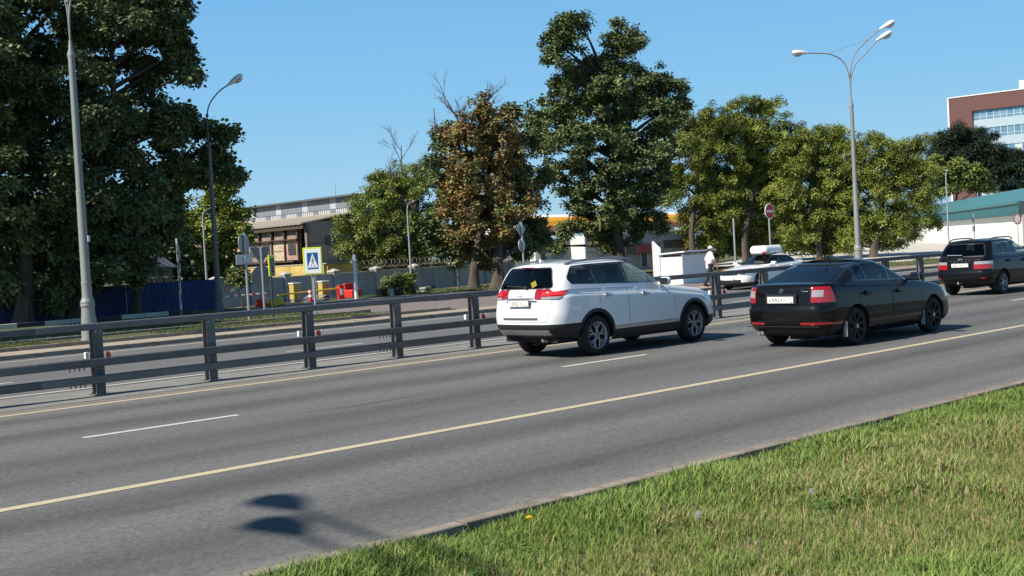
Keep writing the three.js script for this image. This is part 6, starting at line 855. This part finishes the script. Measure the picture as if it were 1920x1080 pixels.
{
  const r = rng(301), L = [[], [], []], clover = [];
  const inView = (x, z) => z > -6.02 && z < -1.6 && x > 1.6 && x < 19 && z < -.43 * x + 1.2 + 0 * x || (x > 5 && x < 19 && z > -6.02 && z < -1.6 && z < -.2 * x);
  for (let i = 0; i < 210000; i++) {
    const x = 1.6 + 17 * Math.pow(r(), 1.25), z = -6.02 + 4.6 * r(); if (!inView(x, z)) continue;
    const dry = clamp(smooth(.42, .62, fbm(nC, x * .6 + 3, z * 1.1 + 7, 1 << 20, 1 << 20, 4)) * smooth(-5.5, -4.6, z) + .75 * smooth(1.9, .5, Math.hypot((x - 8.2) * .7, z + 4.3) + .8 * (nD(x * 1.7, z * 1.7) - .5))), lush = fbm(nB, x * .8 + 20, z * .8, 1 << 20, 1 << 20, 3), bare = fbm(nA, x * 1.4 + 60, z * 1.4 + 20, 1 << 20, 1 << 20, 3);
    if (bare > .68 && r() < .7) continue; if (dry > .6 && r() < .15) continue;
    const edge = smooth(-5.6, -6.0, z), straw = r() < .07 + .34 * dry, v = .7 + .6 * r(); const col = straw ? [.33 * v, .28 * v, .13 * v] : r() < .5 ? [.185 * v, .255 * v, .055 * v] : [.135 * v, .21 * v, .048 * v];
    const s = (.5 + .85 * smooth(.3, .7, lush) + .5 * r() * r()) * (1 - .25 * dry) * (1 - .2 * edge); L[Math.floor(r() * 3)].push([x, vergeY(x, z) - .005, z, s, r() * 6.283, [(r() - .5) * .4, (r() - .5) * .4, 1], col]);
  }
  [[tuft(1, 9, .115, .0034, .45), 0], [tuft(2, 7, .165, .004, .5), 1], [tuft(3, 11, .07, .003, .8), 2]].forEach(([g, k]) => instances('verge_grass', ['mid-length grass blades of the near verge', 'taller grass blades of the near verge', 'short matted grass of the near verge'][k], 'grass', g, bladeMat, L[k]));
  // broad-leaved weeds along the kerb
  const wg = spray(9, 9, .035, .01, .04), W = []; for (let i = 0; i < 700; i++) { const x = 2 + 14 * r(), z = -5.98 + Math.pow(r(), 2.2) * 2.8; if (!inView(x, z)) continue; if (fbm(nD, x * .9, z * 1.4 + 31, 1 << 20, 1 << 20, 3) < .56) continue; const v = .8 + .4 * r(); for (let k = 0; k < 4; k++) W.push([x + (r() - .5) * .1, vergeY(x, z) + .02 + .07 * r(), z + (r() - .5) * .08, .6 + .8 * r(), r() * 6.283, [(r() - .5) * .5, (r() - .5) * .5, 1], [.07 * v, .14 * v, .03 * v]]); }
  instances('verge_weeds', 'small broad-leaved weeds among the near grass and along the kerb', 'weeds', wg, bladeMat, W);
  const F = [], c2 = [[.085, .12, .035], [.11, .14, .045], [.18, .16, .07]]; for (let i = 0; i < 30000; i++) { const a = r() < .5; const x = a ? 7 + 18 * r() : 34 + 34 * r(), z = a ? -30.65 - 9 * Math.pow(r(), 1.4) : -31 - 19 * r(); if (!a && (z < -30 - (x - 30) * .0 - 22 || (x < 46 && z > -40.5 - (46 - x) * .55) || z > -30.7 - Math.max(0, 58 - x) * .7)) continue; if (a && x > 23.2) continue; if (fbm(nA, x * .6, z * .6 + 9, 1 << 20, 1 << 20, 3) > .54) continue; const v = .7 + .6 * r(), q = c2[Math.floor(r() * 2.3)]; F.push([x, .1, z, .6 + .7 * r(), r() * 6.283, [(r() - .5) * .4, (r() - .5) * .4, 1], [q[0] * v, q[1] * v, q[2] * v]]); }
  instances('far_grass', 'sparse grass on the verges beyond the far carriageway', 'grass', tuft(4, 7, .1, .006, .6), bladeMat, F);
  // dandelions: one in flower by the kerb, two gone to seed
  const stem = std(.16, .2, .05, .8), flower = std(.75, .52, .01, .7), fluff = std(.4, .39, .35, 1);
  const dandelion = (label, x, z, h, seed) => { const p = thing('dandelion', label, 'flower', [x, vergeY(x, z) - .01, z], 0); mesh('stalk', limb([[0, 0, 0], [.01, h * .5, .005], [.02, h, 0]], .004, .003, 5, 6), stem, p); if (seed) mesh('seed_head', [...Array.from({ length: 60 }, (_, i) => { const y = 1 - 2 * (i + .5) / 60, a = i * 2.399, s = Math.sqrt(1 - y * y); return bar([.02, h, 0], [.02 + .026 * s * Math.cos(a), h + .026 * y, .026 * s * Math.sin(a)], .0016, 3); }), ball(.011, .02, h, 0, 1, 1, 1, 10)], fluff, p); else mesh('flower_head', Array.from({ length: 36 }, (_, i) => { const a = i * 2.399, l = .012 + .02 * (i / 36); return place(new THREE.ConeGeometry(.006, l, 4), .02 + l * .5 * Math.cos(a), h + .004 + .012 * (1 - i / 36), l * .5 * Math.sin(a), 0, -a, -1.2); }), flower, p); };
  dandelion('yellow dandelion in flower near the kerb', 4.95, -5.42, .2, false); dandelion('grey dandelion seed head in the lower middle of the grass', 5.75, -4.75, .13, true); dandelion('grey dandelion seed head further right in the dry grass', 6.75, -4.6, .1, true);
  { const p = thing('plantain', 'small weed with upright brown stalk on the verge edge', 'plant', [11.3, vergeY(11.3, -5.85), -5.85]); mesh('stalks', [limb([[0, 0, 0], [.02, .12, 0], [.03, .24, .02]], .006, .004, 5, 5), limb([[0, 0, 0], [-.03, .1, .02], [-.04, .19, .03]], .006, .003, 5, 5)], std(.16, .1, .05, .9), p); const lf = spray(12, 10, .1, .03, .05); mesh('leaves', lf.translate(0, .03, 0), std(.07, .13, .03, .7), p); }
}

// ───────────────────────── pedestrian ─────────────────────────
function sdfMesh(bones, lo, hi, res) { // tapered capsules joined smoothly, meshed
  const mc = new MarchingCubes(res, new THREE.MeshBasicMaterial(), false, false, 200000), size = Math.max(hi[0] - lo[0], hi[1] - lo[1], hi[2] - lo[2]), c = lo.map((l, i) => (l + hi[i]) / 2), f = mc.field;
  for (let k = 0; k < res; k++) for (let j = 0; j < res; j++) for (let i = 0; i < res; i++) {
    const P = [c[0] + ((i - res / 2) / (res / 2)) * size / 2, c[1] + ((j - res / 2) / (res / 2)) * size / 2, c[2] + ((k - res / 2) / (res / 2)) * size / 2]; let d = 1e3;
    for (const [a, b, ra, rb, sm] of bones) { const ab = [b[0] - a[0], b[1] - a[1], b[2] - a[2]], ap = [P[0] - a[0], P[1] - a[1], P[2] - a[2]], t = clamp((ap[0] * ab[0] + ap[1] * ab[1] + ap[2] * ab[2]) / (ab[0] ** 2 + ab[1] ** 2 + ab[2] ** 2 + 1e-9)), e = Math.hypot(ap[0] - ab[0] * t, ap[1] - ab[1] * t, ap[2] - ab[2] * t) - lerp(ra, rb, t), s = sm ?? .03, h = clamp(.5 + .5 * (d - e) / s); d = lerp(d, e, h) - s * h * (1 - h); }
    f[i + j * res + k * res * res] = -d;
  }
  mc.isolation = 0; mc.update(); const n = mc.count, p = mc.positionArray.slice(0, n * 3), g = new THREE.BufferGeometry(); for (let i = 0; i < n; i++) for (let q = 0; q < 3; q++) p[i * 3 + q] = c[q] + p[i * 3 + q] * size / 2;
  g.setAttribute('position', new THREE.BufferAttribute(p, 3)); g.setAttribute('normal', new THREE.BufferAttribute(Float32Array.from(mc.normalArray.slice(0, n * 3)), 3)); g.computeVertexNormals(); return g;
}
{
  const p = thing('person', 'person in a white shirt and cap with dark trousers walking past the kiosk', 'person', [37.6, .1, -29.75], -.5); p.scale.setScalar(.88);
  const skin = std(.42, .25, .17, .6), shirt = std(.8, .8, .78, .85), dark = std(.02, .022, .026, .9);
  const hand = (x, y, z, s) => { const b = [[[x, y, z], [x + .01, y - .07, z], .032, .036, .01]]; [[-.027, .075], [-.009, .085], [.009, .08], [.026, .065]].forEach(([o, l]) => { b.push([[x + .01 + o, y - .07, z], [x + .015 + o, y - .07 - l * .55, z + .012 * s], .0095, .0085, .004], [[x + .015 + o, y - .07 - l * .55, z + .012 * s], [x + .012 + o, y - .07 - l, z - .012 * s], .0085, .007, .004]); }); b.push([[x + .02, y - .02, z], [x + .055, y - .05, z - .015 * s], .012, .0105, .006], [[x + .055, y - .05, z - .015 * s], [x + .06, y - .085, z - .02 * s], .01, .008, .004]); return sdfMesh(b, [x - .1, y - .2, z - .1], [x + .12, y + .05, z + .1], 56); };
  const body = sdfMesh([[[0, .95, 0], [.02, 1.2, 0], .15, .15], [[.02, 1.2, 0], [.05, 1.42, 0], .15, .13], [[.04, 1.42, -.17], [.04, 1.42, .17], .07, .07], [[.05, 1.45, 0], [.07, 1.56, 0], .055, .05], [[0, .95, -.09], [.16, .52, -.1], .095, .06], [[.16, .52, -.1], [.1, .09, -.1], .06, .042], [[0, .95, .09], [-.1, .5, .1], .095, .06], [[-.1, .5, .1], [-.3, .13, .1], .06, .042], [[.1, .06, -.1], [.27, .035, -.1], .045, .035], [[-.3, .1, .1], [-.17, .035, .1], .045, .035], [[.04, 1.42, -.19], [-.1, 1.16, -.24], .055, .045], [[-.1, 1.16, -.24], [-.02, .93, -.25], .042, .032], [[.04, 1.42, .19], [.14, 1.16, .24], .055, .045], [[.14, 1.16, .24], [.26, .96, .22], .042, .032]], [-.5, 0, -.5], [.5, 1.75, .5], 84);
  const head = sdfMesh([[[.085, 1.66, 0], [.075, 1.7, 0], .088, .098], [[.1, 1.6, 0], [.125, 1.585, 0], .055, .045], [[.165, 1.665, 0], [.19, 1.635, 0], .014, .018, .012], [[.08, 1.645, -.09], [.07, 1.665, -.095], .018, .02, .01], [[.08, 1.645, .09], [.07, 1.665, .095], .018, .02, .01], [[.16, 1.6, -.02], [.16, 1.6, .02], .014, .014, .008], [[.155, 1.685, -.035], [.157, 1.685, -.03], .016, .016, .01], [[.155, 1.685, .035], [.157, 1.685, .03], .016, .016, .01]], [-.1, 1.5, -.16], [.26, 1.86, .16], 60);
  mesh('body', [body, head, hand(-.02, .93, -.25, 1), hand(.26, .96, .22, -1)], skin, p);
  const sh = sdfMesh([[[0, .9, 0], [.02, 1.2, 0], .175, .165], [[.02, 1.2, 0], [.05, 1.43, 0], .165, .135], [[.04, 1.43, -.17], [.04, 1.43, .17], .082, .082], [[.04, 1.43, -.19], [-.06, 1.24, -.22], .072, .068], [[.04, 1.43, .19], [.1, 1.24, .22], .072, .068]], [-.4, .7, -.4], [.4, 1.6, .4], 60); mesh('shirt', sh, shirt, p);
  const tr = sdfMesh([[[0, .93, -.05], [0, .95, .05], .15, .15], [[0, .93, -.09], [.16, .52, -.1], .11, .078], [[.16, .52, -.1], [.1, .1, -.1], .078, .066], [[0, .93, .09], [-.1, .5, .1], .11, .078], [[-.1, .5, .1], [-.29, .15, .1], .078, .066]], [-.5, .02, -.5], [.5, 1.12, .5], 64); mesh('trousers', tr, dark, p);
  mesh('shoe', sdfMesh([[[.07, .06, -.1], [.29, .04, -.1], .058, .045]], [-.05, -.05, -.25], [.4, .2, .05], 36), dark, p); mesh('shoe', sdfMesh([[[-.33, .1, .1], [-.14, .04, .1], .058, .045]], [-.5, -.05, -.05], [0, .25, .25], 36), dark, p);
  mesh('cap', [new THREE.SphereGeometry(.112, 20, 10, 0, 6.2832, 0, Math.PI * .5).translate(.075, 1.7, 0), place(new THREE.CylinderGeometry(.11, .11, .014, 20, 1, false, Math.PI * .0, Math.PI), .13, 1.705, 0, 0, 0, -.1)], whitePaint, p); mesh('hair', ball(.103, .06, 1.67, 0, 1, .85, 1), std(.05, .035, .025, .9), p);
}
const GROUPS = { slim_lamp_post: 'slim lamp posts beyond the road', lamp_post: 'street lamp posts along the road', shade_tree: 'big shade trees at the left', maple_tree: 'maples right of the tallest tree', chestnut_tree: 'chestnut trees left of the tallest tree', crossing_sign: 'pedestrian crossing signs', road_block: 'plastic road blocks at the driveway', pay_cabinet: 'yellow pay cabinets at the driveway', dark_crate: 'black crates under the wall bushes', leafy_bush: 'bushes along the grey wall', backdrop_tree: 'shaded thickets in the background', dandelion: 'dandelions on the near verge', road_sign: 'road signs seen from behind' };
for (const o of scene.children) { const k = o.name.replace(/_\d+$/, ''); if (GROUPS[k]) o.userData.group = GROUPS[k]; }
renderer.render(scene, camera);
